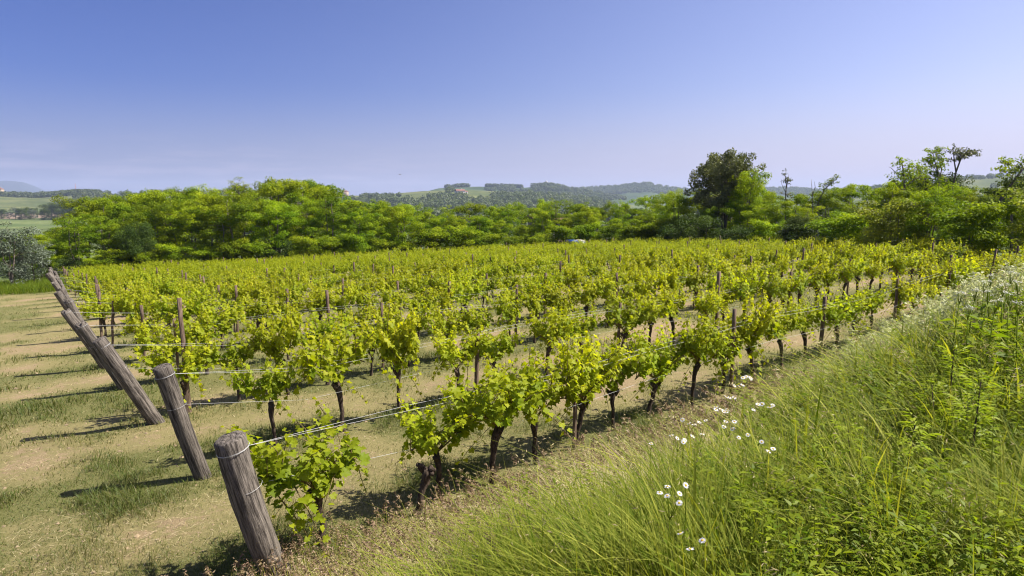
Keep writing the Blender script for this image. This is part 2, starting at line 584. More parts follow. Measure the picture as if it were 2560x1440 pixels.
# ------------------------------------------------------------------ ground sheet
def build_ground():
    fr = np.arange(-56, 56.01, .3)
    bk = np.arange(58, 302, 4.0)
    ang = np.radians(np.concatenate([fr, bk]))            # from +Y, clockwise
    rad = np.concatenate([[.15], np.geomspace(.5, 26000, 300)])
    a, r = np.meshgrid(ang, rad)
    x, y = r * np.sin(a), r * np.cos(a)
    z = gz(x, y)
    na, nr = len(ang), len(rad)
    v = np.stack([x, y, z], -1).reshape(-1, 3)
    i = np.arange(nr - 1)[:, None] * na; j = np.arange(na)[None]; j2 = (j + 1) % na
    f = np.stack([i + j, i + na + j, i + na + j2, i + j2], -1).reshape(-1, 4)
    mb = MB(); mb.add(v, f)
    mb.f.append(np.arange(na)[None]); mb.mi.append(np.array([0]))
    me = mb.mesh('ground', ground_mat(), True)
    for nm, val in (('green', greenness(v[:, 0], v[:, 1])), ('zone', zone(v[:, 0], v[:, 1]))):
        at = me.attributes.new(nm, 'FLOAT', 'POINT')
        at.data.foreach_set('value', np.asarray(val, np.float32))
    o = obj('ground', me)
    tag(o, 'dry tan earth with thin grass under the vine rows', kind='structure')


FB_X = [-200, 130, 800, 1500, 1700, 2000, 2300, 2560, 3000]     # where the vineyard meets the trees, by direction
FB_D = [36, 41, 42, 46, 39, 30, 21, 18.5, 17]


def edge_depth(px):
    return np.interp(px, FB_X, FB_D)


def zone(x, y):
    px = 1280 + FPX * x / np.maximum(y, .1)
    d = edge_depth(np.clip(px, -400, 3200)) + 1.5
    far = sst(0, 3, y - d)
    U, V = uv(x, y)
    bk = sst(.02, .3, bank(U, V)) * .35
    return np.clip(np.where(y > 5, np.maximum(far, bk), bk), 0, 1)


build_ground()

# ------------------------------------------------------------------ hills, mountain, far fields
hill_specs = []


def ridge(name, label, prof, d_front, d_ridge, mat, floor=FLOOR, power=1.0, rough=2.0, seed=0, nx=160):
    px = np.linspace(prof[0][0], prof[-1][0], nx)
    py = np.interp(px, [p[0] for p in prof], [p[1] for p in prof])
    dr = np.interp(px, [p[0] for p in prof], [p[2] if len(p) > 2 else d_ridge for p in prof])
    ts = np.concatenate([np.linspace(0, 1, 26), np.linspace(1.06, 1.9, 8)])
    V_ = np.zeros((len(ts), nx, 3))
    top = CAMZ - (py - HOR) / FPX * dr * 1.0
    for k, t in enumerate(ts):
        d = d_front + (dr - d_front) * t
        s = t ** power if t <= 1 else 1 - (t - 1) ** 1.5 * 1.15
        s = sst(0, 1, s) * .45 + s * .55 if t <= 1 else s
        V_[k, :, 0] = (px - 1280) / FPX * d
        V_[k, :, 1] = d
        nz = (fbm(px * .03 + seed, np.full(nx, t * 5.0), seed) - .5) * rough * (1 - abs(t - 1)) * (t < 1)
        V_[k, :, 2] = floor - 3 + (top - floor + 3) * s + nz
    i = np.arange(len(ts) - 1)[:, None] * nx; j = np.arange(nx - 1)[None]
    f = np.stack([i + j, i + j + 1, i + nx + j + 1, i + nx + j], -1).reshape(-1, 4)
    mb = MB(); mb.add(V_.reshape(-1, 3), f)
    o = obj(name, mb.mesh(name, mat, True))
    tag(o, label, kind='structure')

    def surf(pxq, t):
        d = d_front + (np.interp(pxq, px, dr) - d_front) * t
        s = t ** power
        s = sst(0, 1, s) * .45 + s * .55
        tp = np.interp(pxq, px, top)
        return np.stack([(pxq - 1280) / FPX * d, d, floor - 3 + (tp - floor + 3) * s], -1)
    return surf


HM_field = hill_mat('hill vineyard slopes', (.095, .12, .035), (.165, .175, .06), .012, stripes=.012)
HM_wood = hill_mat('wooded hill', (.035, .06, .018), (.06, .09, .028), .01)
HM_mount = hill_mat('far mountain', (.035, .05, .05), (.05, .065, .06), .0004)

ridge('mountain', 'faint blue mountain beyond everything at the left', [(-420, 482), (-250, 470), (-100, 460), (0, 454), (35, 452.5), (75, 456), (105, 467), (130, 479), (150, 490)], 5400, 6200, HM_mount, nx=120, rough=20)
sf_left = ridge('hills', 'low vineyard hill with a wooded crest at the left', [(-500, 478), (-300, 484), (-150, 487), (0, 487), (60, 491), (110, 492), (160, 488), (200, 484), (250, 485), (300, 489), (400, 484), (500, 486), (560, 486), (620, 482), (680, 478), (760, 482), (850, 488), (940, 494), (1000, 505)], 840, 1250, HM_field, nx=220, seed=3)
sf_mid = ridge('hills', 'green vineyard hill carrying a white house in the middle distance', [(780, 500), (850, 489), (940, 489), (1000, 483), (1060, 478), (1120, 476), (1150, 474), (1200, 477), (1260, 479), (1330, 484), (1400, 490), (1470, 498), (1540, 510), (1620, 520)], 760, 1350, HM_field, nx=200, seed=5)
sf_church = ridge('hills', 'higher wooded hill topped by the small church', [(1040, 486), (1100, 471), (1150, 468), (1200, 467), (1260, 469), (1310, 470), (1340, 467), (1365, 464), (1395, 468), (1430, 475), (1480, 480), (1540, 492), (1600, 505)], 1500, 2000, HM_wood, nx=200, seed=8)
sf_blue = ridge('hills', 'hazy blue wooded ridge right of the church hill', [(1360, 480), (1440, 474), (1500, 470), (1550, 467), (1585, 462), (1612, 460), (1640, 467), (1690, 474), (1760, 478), (1850, 476), (1950, 472), (2050, 478), (2150, 476), (2260, 468), (2400, 470), (2600, 476), (2900, 480)], 2300, 2800, HM_wood, nx=220, seed=13, rough=10)
sf_right = ridge('hills', 'vineyard hill rising behind the trees at the right', [(1950, 505), (2050, 496), (2120, 484), (2180, 472), (2240, 470), (2300, 462), (2380, 448), (2440, 447), (2500, 440), (2560, 430), (2700, 425), (2900, 440)], 700, 1500, HM_field, nx=200, seed=17)


def flat_field(name, label, pts, mat, z=FLOOR + .25):
    v = [((p[0] - 1280) / FPX * p[1], p[1], z) for p in pts]
    mb = MB(); mb.add(v, np.arange(len(v))[None])
    tag(obj(name, mb.mesh(name, mat)), label, kind='structure')


flat_field('ploughed_field', 'bare pinkish ploughed field in the valley at the left', [(-300, 600), (60, 610), (140, 640), (175, 690), (150, 800), (-300, 820)], hill_mat('ploughed earth', (.20, .15, .10), (.27, .205, .14), .02))
flat_field('meadow', 'light green meadow strip in the valley below the ploughed field', [(-300, 420), (200, 420), (230, 560), (-300, 560)], hill_mat('meadow grass', (.085, .12, .035), (.135, .165, .055), .02))


# a far tree tuft: irregular clump of small faces
def tuft_template(seed, n=110):
    r = np.random.default_rng(seed)
    d = r.normal(size=(n, 3)); d /= np.linalg.norm(d, axis=1, keepdims=True)
    p = d * r.uniform(.55, 1.0, (n, 1)) * np.array([.5, .5, .5]) * (1 + .25 * np.sin(3 * d[:, :1] + seed))
    p[:, 2] += .5
    nr = d + r.normal(scale=.5, size=(n, 3))
    R = frames(nr, r.normal(size=(n, 3)))
    Q = np.array([(-.5, -.5, 0), (.5, -.5, 0), (.5, .5, 0), (-.5, .5, 0)])
    s = r.uniform(.09, .19, n)
    v = p[:, None] + np.einsum('kj,njc->nkc', Q, R) * s[:, None, None]
    f = (np.arange(n) * 4)[:, None] + np.arange(4)[None]
    return v.reshape(-1, 3), f


TUFTS = [tuft_template(k) for k in range(5)]


def far_wood(label, P, size, name='far_wood'):
    mb = MB(); r = np.random.default_rng(len(P))
    k = r.integers(0, 5, len(P))
    for q in range(5):
        T, F = TUFTS[q]; I = np.where(k == q)[0]
        if not len(I):
            continue
        a = r.uniform(0, 6.28, len(I))
        R = np.stack([np.stack([np.cos(a), np.sin(a), 0 * a], -1), np.stack([-np.sin(a), np.cos(a), 0 * a], -1), np.tile([0, 0, 1.], (len(I), 1))], 1)
        sz = size * r.uniform(.65, 1.25, len(I))
        scatter(mb, T, F, P[I] - np.array([0, 0, .8]), R, np.stack([sz * r.uniform(.9, 1.4, len(I)), sz * r.uniform(.9, 1.4, len(I)), sz], -1), r.uniform(0, 1, len(I)))
    tag(obj(name, mb.mesh(name, M['far_leaf'])), label, kind='stuff')


def band(surf, x0, x1, t0, t1, n, seed, thr=None):
    r = np.random.default_rng(seed)
    px = r.uniform(x0, x1, n); t = r.uniform(t0, t1, n)
    if thr is not None:
        keep = vnoise(px * .03, t * 9, seed) > thr
        px, t = px[keep], t[keep]
    return surf(px, t)


def by_px(surf, x0, x1, y0, y1, n, seed, thr=None, taper=True):
    """points on a hill inside a window of directions, found on the hill's own surface"""
    r = np.random.default_rng(seed)
    px = r.uniform(x0, x1, n); py = r.uniform(y0, y1, n)
    if thr is not None:
        k = vnoise(px * .022, py * .12, seed) > thr
        px, py = px[k], py[k]
    T = np.linspace(0, 1, 120)
    out = []
    for a_, b_ in zip(px, py):
        P = surf(np.full(120, a_), T)
        yy = HOR - (P[:, 2] - CAMZ) / P[:, 1] * FPX
        i = np.argmax(yy <= b_)
        if yy[i] <= b_ + 1.5:
            out.append(P[i])
    return np.array(out)


far_wood('dark wooded crest of the left hill above the green slope', np.concatenate([band(sf_left, -300, 262, .86, 1.0, 520, 1), band(sf_left, 70, 262, .93, 1.0, 160, 4), band(sf_left, 250, 1000, .9, 1.0, 240, 2, .5), band(sf_left, 190, 420, .1, .85, 160, 3)]), 9.0)
far_wood('woods over the lower slopes of the middle hill', np.concatenate([by_px(sf_mid, 860, 1540, 501, 526, 700, 5, .2), by_px(sf_mid, 1075, 1165, 492, 502, 110, 6), by_px(sf_mid, 1232, 1300, 488, 499, 60, 7), by_px(sf_mid, 1118, 1136, 476, 486, 30, 8), by_px(sf_mid, 1300, 1500, 486, 505, 260, 9, .4), by_px(sf_mid, 900, 1010, 492, 500, 40, 19, .5)]), 9.0)
far_wood('woods covering the church hill', np.concatenate([by_px(sf_church, 1330, 1560, 468, 500, 700, 10, .3), band(sf_church, 1215, 1305, .97, 1.0, 90, 11), band(sf_church, 1330, 1400, .92, 1.0, 90, 12), band(sf_church, 1115, 1172, .94, 1.0, 70, 14), by_px(sf_church, 1215, 1340, 470, 482, 120, 13, .5)]), 11)
far_wood('woods clothing the hazy blue ridge', band(sf_blue, 1380, 2300, .5, 1.0, 2600, 15), 12)
far_wood('woods on the hill behind the trees at the right', np.concatenate([band(sf_right, 2050, 2900, .88, 1.0, 300, 16, .45), band(sf_right, 2000, 2900, .2, .8, 260, 18, .6)]), 10)
_r = np.random.default_rng(77)
_n = 900
_d = _r.uniform(330, 720, _n); _px = _r.uniform(120, 2700, _n)
_p = np.stack([(_px - 1280) / FPX * _d, _d, np.zeros(_n)], -1); _p[:, 2] = gz(_p[:, 0], _p[:, 1])
far_wood('valley woods seen between the trees', _p[(_px > 330) | (_d < 330)], 11)


# ------------------------------------------------------------------ trees
QUAD = np.array([(-.5, 0, 0), (-.32, .55, .05), (0, 1, -.04), (.32, .55, .05)])
LQ = np.array([(0, 0, 0), (.5, .45, .08), (0, 1, -.08), (-.5, .45, .08)])
LQF = [(0, 1, 2, 3)]


def limb(p0, p1, r0, r1, r, wob=.12, n=7):
    t = np.linspace(0, 1, n)[:, None]
    L = np.linalg.norm(np.subtract(p1, p0))
    pts = np.asarray(p0) * (1 - t) + np.asarray(p1) * t
    pts += np.cumsum(r.normal(scale=wob * L / n, size=(n, 3)), axis=0) * np.sin(np.pi * t)
    pts[:, 2] += .12 * L * np.sin(np.pi * t[:, 0])
    return pts, np.linspace(r0, r1, n)


def leaves_at(mb, cen, rad, flat, count, size, r, up=.8, droop=.3, tint=(0, 1), upright=0.0):
    n = count
    d = r.normal(size=(n, 3)); d /= np.linalg.norm(d, axis=1, keepdims=True)
    q = d * (r.uniform(.15, 1, (n, 1)) ** .5) * rad
    q[:, 2] *= flat
    p = cen + q
    nr = r.normal(scale=.55, size=(n, 3)) + d * .5; nr[:, 2] += up
    al = d * np.array([1, 1, .2]) + r.normal(scale=.5, size=(n, 3)); al[:, 2] -= droop; al[:, 2] += upright
    R = frames(nr, al)
    s = size * r.uniform(.6, 1.25, n)
    scatter(mb, LQ, LQF, p, R, np.stack([s * .62, s, s], -1), np.clip(r.uniform(*tint) + r.normal(scale=.22, size=n), 0, 1))


def make_tree(seed, h=7.0, cr=2.1, cb=.2, nl=26, clump=.62, per=120, leaf=.17, flat=.5, trunk_r=.09, fork=2, shape='round', up=.8, droop=.3, upright=0.0, fill=14, lean=0.0):
    """returns (trunk_mesh_builder, crown_mesh_builder)"""
    r = np.random.default_rng(seed)
    tm, cm = MB(), MB()
    stems = []
    for k in range(fork):
        a = r.uniform(0, 6.28)
        off = np.array([math.cos(a), math.sin(a), 0]) * (.0 if fork == 1 else cr * r.uniform(.12, .34))
        topz = h * r.uniform(.82, .95)
        p1 = off + np.array([lean * topz, 0, topz])
        pts, rd = limb((0, 0, -.3), p1, trunk_r * (1 if k == 0 else .75), trunk_r * .2, r, .10, 9)
        tube(tm, pts, rd, 6, rough=.08, rg=r)
        stems.append(pts)
    for k in range(nl):
        st = stems[k % fork]
        f = r.uniform(cb, .98) ** .85
        i = f * (len(st) - 1); i0 = int(min(i, len(st) - 2)); b = st[i0] + (st[i0 + 1] - st[i0]) * (i - i0)
        zz = b[2] / h
        if shape == 'round':
            env = math.sqrt(max(.05, 1 - ((zz - .55) / .58) ** 2))
        elif shape == 'cone':
            env = max(.12, 1.1 - zz)
        elif shape == 'up':
            env = .45 + .6 * zz * max(.2, 1.15 - zz) * 2
        else:
            env = 1 - .5 * zz
        L = cr * env * r.uniform(.55, 1.1)
        a = r.uniform(0, 6.28)
        e = b + np.array([math.cos(a) * L, math.sin(a) * L, L * r.uniform(-.05, .5)])
        e[2] = min(e[2], h)
        pts, rd = limb(b, e, trunk_r * .32 * (1.1 - zz), .008, r, .14, 6)
        tube(tm, pts, rd, 4, rg=r)
        tt = r.uniform(0, 1)
        for fr_ in (1.0, .66) if L > clump * 1.4 else (1.0,):
            c = pts[0] + (pts[-1] - pts[0]) * fr_ + r.normal(scale=.12, size=3)
            cl = clump * r.uniform(.65, 1.25) * (1 if fr_ == 1 else .85)
            leaves_at(cm, c, cl, flat, int(per * (cl / clump) ** 2), leaf, r, up, droop, (max(0, tt - .25), min(1, tt + .25)), upright)
    for st in stems:
        leaves_at(cm, st[-1] + np.array([0, 0, .05 * h]), clump * .7, .9, int(per * .5), leaf, r, up, droop, (.4, 1), upright)
    for k in range(fill):
        zz = r.uniform(cb, .95)
        env = cr * math.sqrt(max(.05, 1 - ((zz - .55) / .58) ** 2)) * .75
        a = r.uniform(0, 6.28); q = env * math.sqrt(r.uniform())
        leaves_at(cm, np.array([math.cos(a) * q + lean * zz * h, math.sin(a) * q, zz * h]), clump, flat * 1.1, int(per * .7), leaf, r, up, droop, (0, .8), upright)
    return tm, cm


TREE = {}


def proto(key, leafmat, bark='bark', **kw):
    tm, cm = make_tree(**kw)
    hz_ = float(np.percentile(np.concatenate(cm.v)[:, 2], 97.0))
    TREE[key] = (tm.mesh('trunk', M[bark], True), cm.mesh('crown', M[leafmat]), hz_, kw.get('cr', 2.1))


for k in range(5):
    proto('locust%d' % k, 'locust_leaf', seed=100 + k, h=7, cr=2.0 + .15 * (k % 3), cb=[.04, .1, .14, .05, .08][k], nl=36, clump=.58, per=250, leaf=.14, flat=[.45, .6, .5, .65, .55][k], fork=[2, 3, 2, 3, 2][k], fill=12)
proto('thin0', 'locust_leaf', seed=121, h=7, cr=1.5, cb=.2, nl=24, clump=.5, per=130, leaf=.13, flat=.5, fork=2, fill=4)
proto('thin1', 'locust_leaf', seed=122, h=7, cr=1.6, cb=.15, nl=26, clump=.5, per=130, leaf=.13, flat=.5, fork=3, fill=4)
proto('dark0', 'dark_leaf', seed=131, h=6, cr=2.3, cb=.05, nl=40, clump=.7, per=280, leaf=.13, flat=.8, fork=2, fill=26)
proto('silver0', 'silver_leaf', seed=141, h=6, cr=1.7, cb=.12, nl=30, clump=.5, per=130, leaf=.14, flat=.8, fork=3, fill=12, shape='round')
proto('big_olive', 'olive_leaf', seed=151, h=8, cr=2.7, cb=.22, nl=90, clump=.46, per=150, leaf=.19, flat=.95, fork=3, fill=44, up=.2, droop=-.2, upright=.9, trunk_r=.16)
proto('bush0', 'bush_leaf', seed=161, h=3, cr=1.7, cb=.02, nl=30, clump=.42, per=150, leaf=.12, flat=.55, fork=3, fill=26, trunk_r=.04)
proto('bush1', 'locust_leaf', seed=162, h=3, cr=1.5, cb=.02, nl=28, clump=.45, per=150, leaf=.13, flat=.5, fork=3, fill=24, trunk_r=.04)
proto('bush2', 'dark_leaf', seed=163, h=3, cr=1.6, cb=.02, nl=28, clump=.45, per=150, leaf=.12, flat=.7, fork=3, fill=24, trunk_r=.04)


def place_tree(key, name, label, px, depth, top_py=None, height=None, group='trees of the wood beyond the vineyard', wide=1.0, rz=None, cat='tree'):
    x = (px - 1280) / FPX * depth
    z = float(gz(x, depth)) - .1
    tr, cr_, h, _ = TREE[key]
    if height is None:
        height = CAMZ - (top_py - HOR) / FPX * depth - z
    s = height / h
    w = s * wide
    t = thing(name, label, cat, (x, depth, z), rng.uniform(0, 6.28) if rz is None else rz, group)
    t.scale = (w, w, s)
    obj('trunk', tr, t); obj('crown', cr_, t)
    return t


SKY_X = [-150, 0, 60, 130, 160, 200, 250, 300, 400, 470, 560, 600, 640, 690, 740, 790, 830, 860, 900, 960, 1030, 1100, 1180, 1250, 1330, 1400, 1470, 1530, 1600, 1640, 1700, 1740, 1900, 1960, 2000, 2050, 2100, 2150, 2200, 2240, 2300, 2350, 2410, 2460, 2560, 2700]
SKY_Y = [560, 575, 580, 592, 560, 515, 492, 494, 488, 482, 492, 470, 482, 460, 462, 464, 478, 500, 506, 514, 518, 532, 522, 512, 508, 504, 512, 496, 510, 492, 480, 470, 470, 478, 482, 476, 476, 478, 468, 462, 448, 455, 476, 470, 462, 460]


def skyline(px):
    return float(np.interp(px, SKY_X, SKY_Y))


# back line against the sky, middle line, front edge
def wood_line(step, dd, drop, words, keys, jit, x0, x1, seed):
    r = np.random.default_rng(seed)
    px = x0; k = 0
    while px < x1:
        d = float(edge_depth(px)) + dd + r.uniform(-1.2, 1.2)
        sc = 45.0 / d
        key = keys[r.integers(len(keys))]
        k += 1
        kindw = {'l': 'feathery green tree', 't': 'thin open tree', 'd': 'dark dense tree', 'b': 'bushy small tree'}[key[0]]
        place_tree(key, 'locust_tree' if key[0] in 'lt' else 'broadleaf_tree', '%s, %s from left %s' % (kindw, nth(k), words), px, d, top_py=skyline(px) + drop + r.uniform(-jit, jit), wide=r.uniform(.75, 1.15) * (1.0 if drop < 30 else 1.05))
        px += step * sc * r.uniform(.75, 1.25)


LK = ['locust0', 'locust1', 'locust2', 'locust3', 'locust4']
wood_line(78, 17, 2, 'at the back of the wood', LK + ['thin1', 'thin0'], 12, 150, 2760, 201)
wood_line(80, 10.5, 16, 'in the wood\'s middle line', LK + ['thin0', 'thin1'], 18, 95, 2760, 202)
wood_line(70, 5, 34, 'along the front edge of the wood', LK + LK + ['thin0', 'thin1'], 26, 50, 2760, 203)
# shrubs and low growth at the wood's foot
r_ = np.random.default_rng(204)
px_ = 40.0; k_ = 0
while px_ < 2760:
    d_ = float(edge_depth(px_)) + 2.2 + r_.uniform(-.6, 1.0)
    k_ += 1
    right = px_ > 2080
    key_ = ['bush0', 'bush0', 'bush1'][r_.integers(3)] if right else ['bush1', 'bush1', 'bush1', 'bush2'][r_.integers(4)]
    place_tree(key_, 'shrub', '%s, %s from the left at the foot of the wood' % ({'bush0': 'pale olive shrub', 'bush1': 'bright green shrub', 'bush2': 'dark green shrub'}[key_], nth(k_)), px_, d_, height=(2.0 if px_ > 160 else 1.3) * r_.uniform(.75, 1.25) * (1.25 if right else 1), wide=r_.uniform(1, 1.4), group='shrubs at the foot of the wood', cat='shrub')
    px_ += (70 if not right else 105) * 42 / d_ * r_.uniform(.8, 1.2)

# the trees that stand out
place_tree('big_olive', 'broadleaf_tree', 'big dark grey-green tree with dense round crown towering over the wood', 1808, 43, top_py=396, wide=.92, group=None)
place_tree('locust1', 'locust_tree', 'bright green tree leaning against the big dark crown', 1875, 41, top_py=438, wide=.8, group=None)
for px, d, tp_, key, lab in [(15, 47, 588, 'locust1', 'green tree behind the silvery one at the left edge'), (62, 48, 596, 'locust3', 'green tree between the two silvery trees and the valley'), (104, 45, 604, 'locust0', 'low bright green tree just right of the silvery trees'), (136, 47, 588, 'locust2', 'bright green tree at the left end of the wood')]:
    place_tree(key, 'locust_tree', lab, px, d, top_py=tp_, wide=1.2, group=None)
place_tree('silver0', 'willow_tree', 'silvery grey tree at the far left edge', 18, 36.5, top_py=570, wide=1.15, group=None)
place_tree('silver0', 'willow_tree', 'smaller silvery tree between the grey tree and the bright wood', 74, 38, top_py=606, wide=1.0, group=None)
place_tree('dark0', 'broadleaf_tree', 'dark leafy tree in front of the wood left of centre', 345, 44, top_py=565, wide=.75, group=None)
place_tree('dark0', 'broadleaf_tree', 'low dark bushy tree half hidden right of the big crown', 1990, 33, top_py=545, wide=.8, group=None)


for q_, (px, d, tp_, key, lab) in enumerate([(2292, 33, 432, 'locust3', 'bright leafy tree filling the gap below the upright tufted tree'), (2335, 34, 452, 'dark0', 'dark round tree behind the tall slender trees on the right'), (2215, 34, 462, 'locust0', 'leafy green tree at the left end of the right-hand tall group'), (2438, 31, 478, 'locust2', 'light green tree right of the flat-topped slender one'), (2540, 27, 455, 'locust4', 'yellow-green tree at the far right edge behind the leaning ivy'), (2610, 24, 500, 'locust1', 'bright tree cut by the right edge of the picture')]):
    place_tree(key, 'locust_tree' if key[0] == 'l' else 'broadleaf_tree', lab, px, d, top_py=tp_, wide=.95, group=None)


def slender(name, label, px, d, base_py, specs, leafmat, trunk_r=.07, leaf=.16, per=60):
    """specs: branches as pixel polylines with clump flags, built at their own depth"""
    g = at_depth(px, base_py, d)
    z = float(gz(g[0], g[1])) - .1
    o = np.array([g[0], g[1], z])
    tm, cm = MB(), MB(); r = np.random.default_rng(int(px))
    for pl, r0, r1, cl in specs:
        pts = []
        for q, (a, b) in enumerate(pl):
            p = at_depth(a, b, d + r.uniform(-.35, .35) * (q > 0))
            pts.append(p - o)
        if pl[0][1] >= base_py - 1:
            pts.insert(0, np.array([pts[0][0], pts[0][1], 0.0]))
        tube(tm, pts, np.linspace(r0, r1, len(pts)), 5, rough=.1, rg=r)
        if cl:
            n = len(pts)
            for q in range(1, n):
                for f in (.35, 1.0):
                    c = pts[q - 1] + (pts[q] - pts[q - 1]) * f
                    if q / n + f * .2 > .45:
                        for _ in range(5):
                            dv = r.normal(size=3) * np.array([1, 1, .7]); dv[2] += .35
                            e = c + dv / np.linalg.norm(dv) * cl * r.uniform(.5, 1.5)
                            tube(tm, [c, (c + e) / 2 + r.normal(scale=.03, size=3), e], [.012, .008, .004], 3, rg=r)
                            leaves_at(cm, e, cl * r.uniform(.35, .62), .6, max(10, per // 4), leaf * .62, r, .6, .25)
    t = thing(name, label, 'tree', o)
    obj('trunk', tm.mesh('trunk', M['bark'] if leafmat else M['dead'], True), t)
    if leafmat:
        obj('crown', cm.mesh('crown', M[leafmat]), t)
    return t


D1 = 30.0
slender('locust_tree', 'tall slender tree with a flat spreading open top on the right', 2375, D1, 600, [
    ([(2372, 600), (2376, 520), (2384, 460), (2390, 430)], .055, .032, 0),
    ([(2390, 430), (2398, 408), (2405, 390), (2420, 380), (2438, 378)], .04, .012, .20),
    ([(2390, 430), (2386, 405), (2384, 385), (2382, 375)], .035, .01, .20),
    ([(2398, 408), (2400, 390), (2402, 376)], .02, .008, .18),
    ([(2405, 392), (2418, 388), (2432, 386)], .02, .008, .16)], 'olive_leaf', per=38)
slender('locust_tree', 'upright tufted tree standing just left of the flat-topped one', 2340, D1 + .5, 600, [
    ([(2340, 600), (2342, 520), (2348, 470), (2345, 430), (2336, 400), (2333, 384)], .085, .012, .30),
    ([(2348, 450), (2354, 425), (2350, 405), (2342, 380), (2350, 377)], .03, .008, .22),
    ([(2345, 430), (2325, 408), (2318, 398)], .02, .006, .2)], 'locust_leaf')
slender('locust_tree', 'leafy tree with a bare dead limb on its left side', 2262, D1 + 1, 600, [
    ([(2262, 600), (2262, 500), (2260, 440), (2256, 412), (2252, 403)], .08, .012, .26),
    ([(2261, 455), (2275, 430), (2290, 418)], .03, .01, .42),
    ([(2261, 470), (2285, 450), (2300, 440)], .03, .01, .42),
    ([(2260, 440), (2240, 432), (2228, 420), (2222, 417)], .025, .006, 0),
    ([(2262, 480), (2245, 465), (2235, 455)], .03, .008, .34)], 'locust_leaf')
slender('ivy_clad_tree', 'tree trunk thickly wrapped in dark ivy', 2322, D1 + 1.5, 600, [
    ([(2322, 600), (2322, 540), (2318, 480), (2312, 445)], .10, .03, .55),
    ([(2318, 500), (2350, 470), (2358, 440)], .05, .02, .42)], 'dark_leaf', per=170)
slender('ivy_clad_tree', 'dark ivy-covered tree leaning steeply to the right', 2478, 25.0, 600, [
    ([(2455, 600), (2478, 540), (2505, 495), (2530, 458), (2555, 425)], .12, .03, .42)], 'dark_leaf', per=210)
slender('locust_tree', 'sparse branching tree top above the leaning ivy trunk', 2520, 26.0, 600, [
    ([(2530, 600), (2528, 500), (2530, 440), (2545, 415), (2562, 400)], .06, .01, .22),
    ([(2530, 440), (2512, 430), (2498, 423)], .02, .006, .20),
    ([(2545, 415), (2520, 412), (2510, 405)], .02, .006, .18)], 'locust_leaf', per=45)
slender('locust_tree', 'narrow tree with leafy top and bare twigs between big crown and dead stems', 1963, 40, 600, [
    ([(1963, 600), (1964, 500), (1966, 460), (1963, 440)], .06, .015, .26),
    ([(1966, 470), (1972, 448), (1970, 432)], .02, .005, 0),
    ([(1964, 480), (1955, 462), (1953, 448)], .02, .005, 0)], 'olive_leaf', per=60)
slender('dead_tree', 'pair of bare dead stems poking above the wood', 2032, 38, 600, [
    ([(2032, 600), (2032, 510), (2030, 470), (2028, 448)], .05, .008, 0),
    ([(2031, 490), (2038, 468), (2036, 454)], .025, .006, 0)], None)
slender('locust_tree', 'small leaning tree with tufts along its upper branch', 2060, 38, 600, [
    ([(2040, 600), (2046, 505), (2062, 472), (2080, 456), (2092, 446)], .06, .01, .30)], 'locust_leaf', per=60)
slender('locust_tree', 'tall tufted treetop rising from the left part of the wood', 600, 55, 600, [
    ([(602, 600), (600, 500), (596, 470), (598, 452)], .09, .015, .42),
    ([(598, 485), (585, 468), (580, 460)], .04, .01, .36),
    ([(600, 490), (612, 472), (613, 464)], .04, .01, .26)], 'locust_leaf')
slender('locust_tree', 'small tufted treetop beside the tall one on the left', 629, 56, 600, [
    ([(630, 600), (629, 490), (628, 472)], .05, .01, .28)], 'locust_leaf', per=45)
slender('dead_tree', 'pale bare trunk standing out in front of the dark wood', 560, 45.5, 655, [
    ([(566, 655), (560, 620), (558, 598)], .07, .04, 0),
    ([(558, 598), (560, 580), (556, 560)], .04, .015, 0),
    ([(559, 610), (550, 596), (548, 585)], .03, .01, 0)], None)

# hedgerow across the valley: individual far trees
r_ = np.random.default_rng(300)
for k, (px, d, hh, key) in enumerate([(12, 615, 9, 'dark0'), (30, 600, 7, 'silver0'), (46, 600, 11, 'silver0'), (62, 590, 10, 'dark0'), (80, 600, 11, 'dark0'), (92, 590, 9, 'silver0'), (118, 585, 9, 'dark0'), (136, 590, 15, 'dark0'), (152, 600, 16, 'silver0'), (166, 610, 18, 'silver0'), (180, 600, 15, 'dark0'), (196, 590, 17, 'dark0'), (-20, 600, 9, 'dark0'), (205, 760, 16, 'dark0')]):
    place_tree(key, 'broadleaf_tree', '%s tree in the valley hedge, %s from the left below the ploughed field' % ('silvery' if key[0] == 's' else 'dark', nth(k + 1)), px, d, height=hh, wide=1.2, group='hedge trees in the valley')
r_c = TREE['dark0']
place_tree('dark0', 'cypress_tree', 'tiny dark columnar tree at the edge of the ploughed field', 100.5, 640, height=10, wide=.28, group=None)


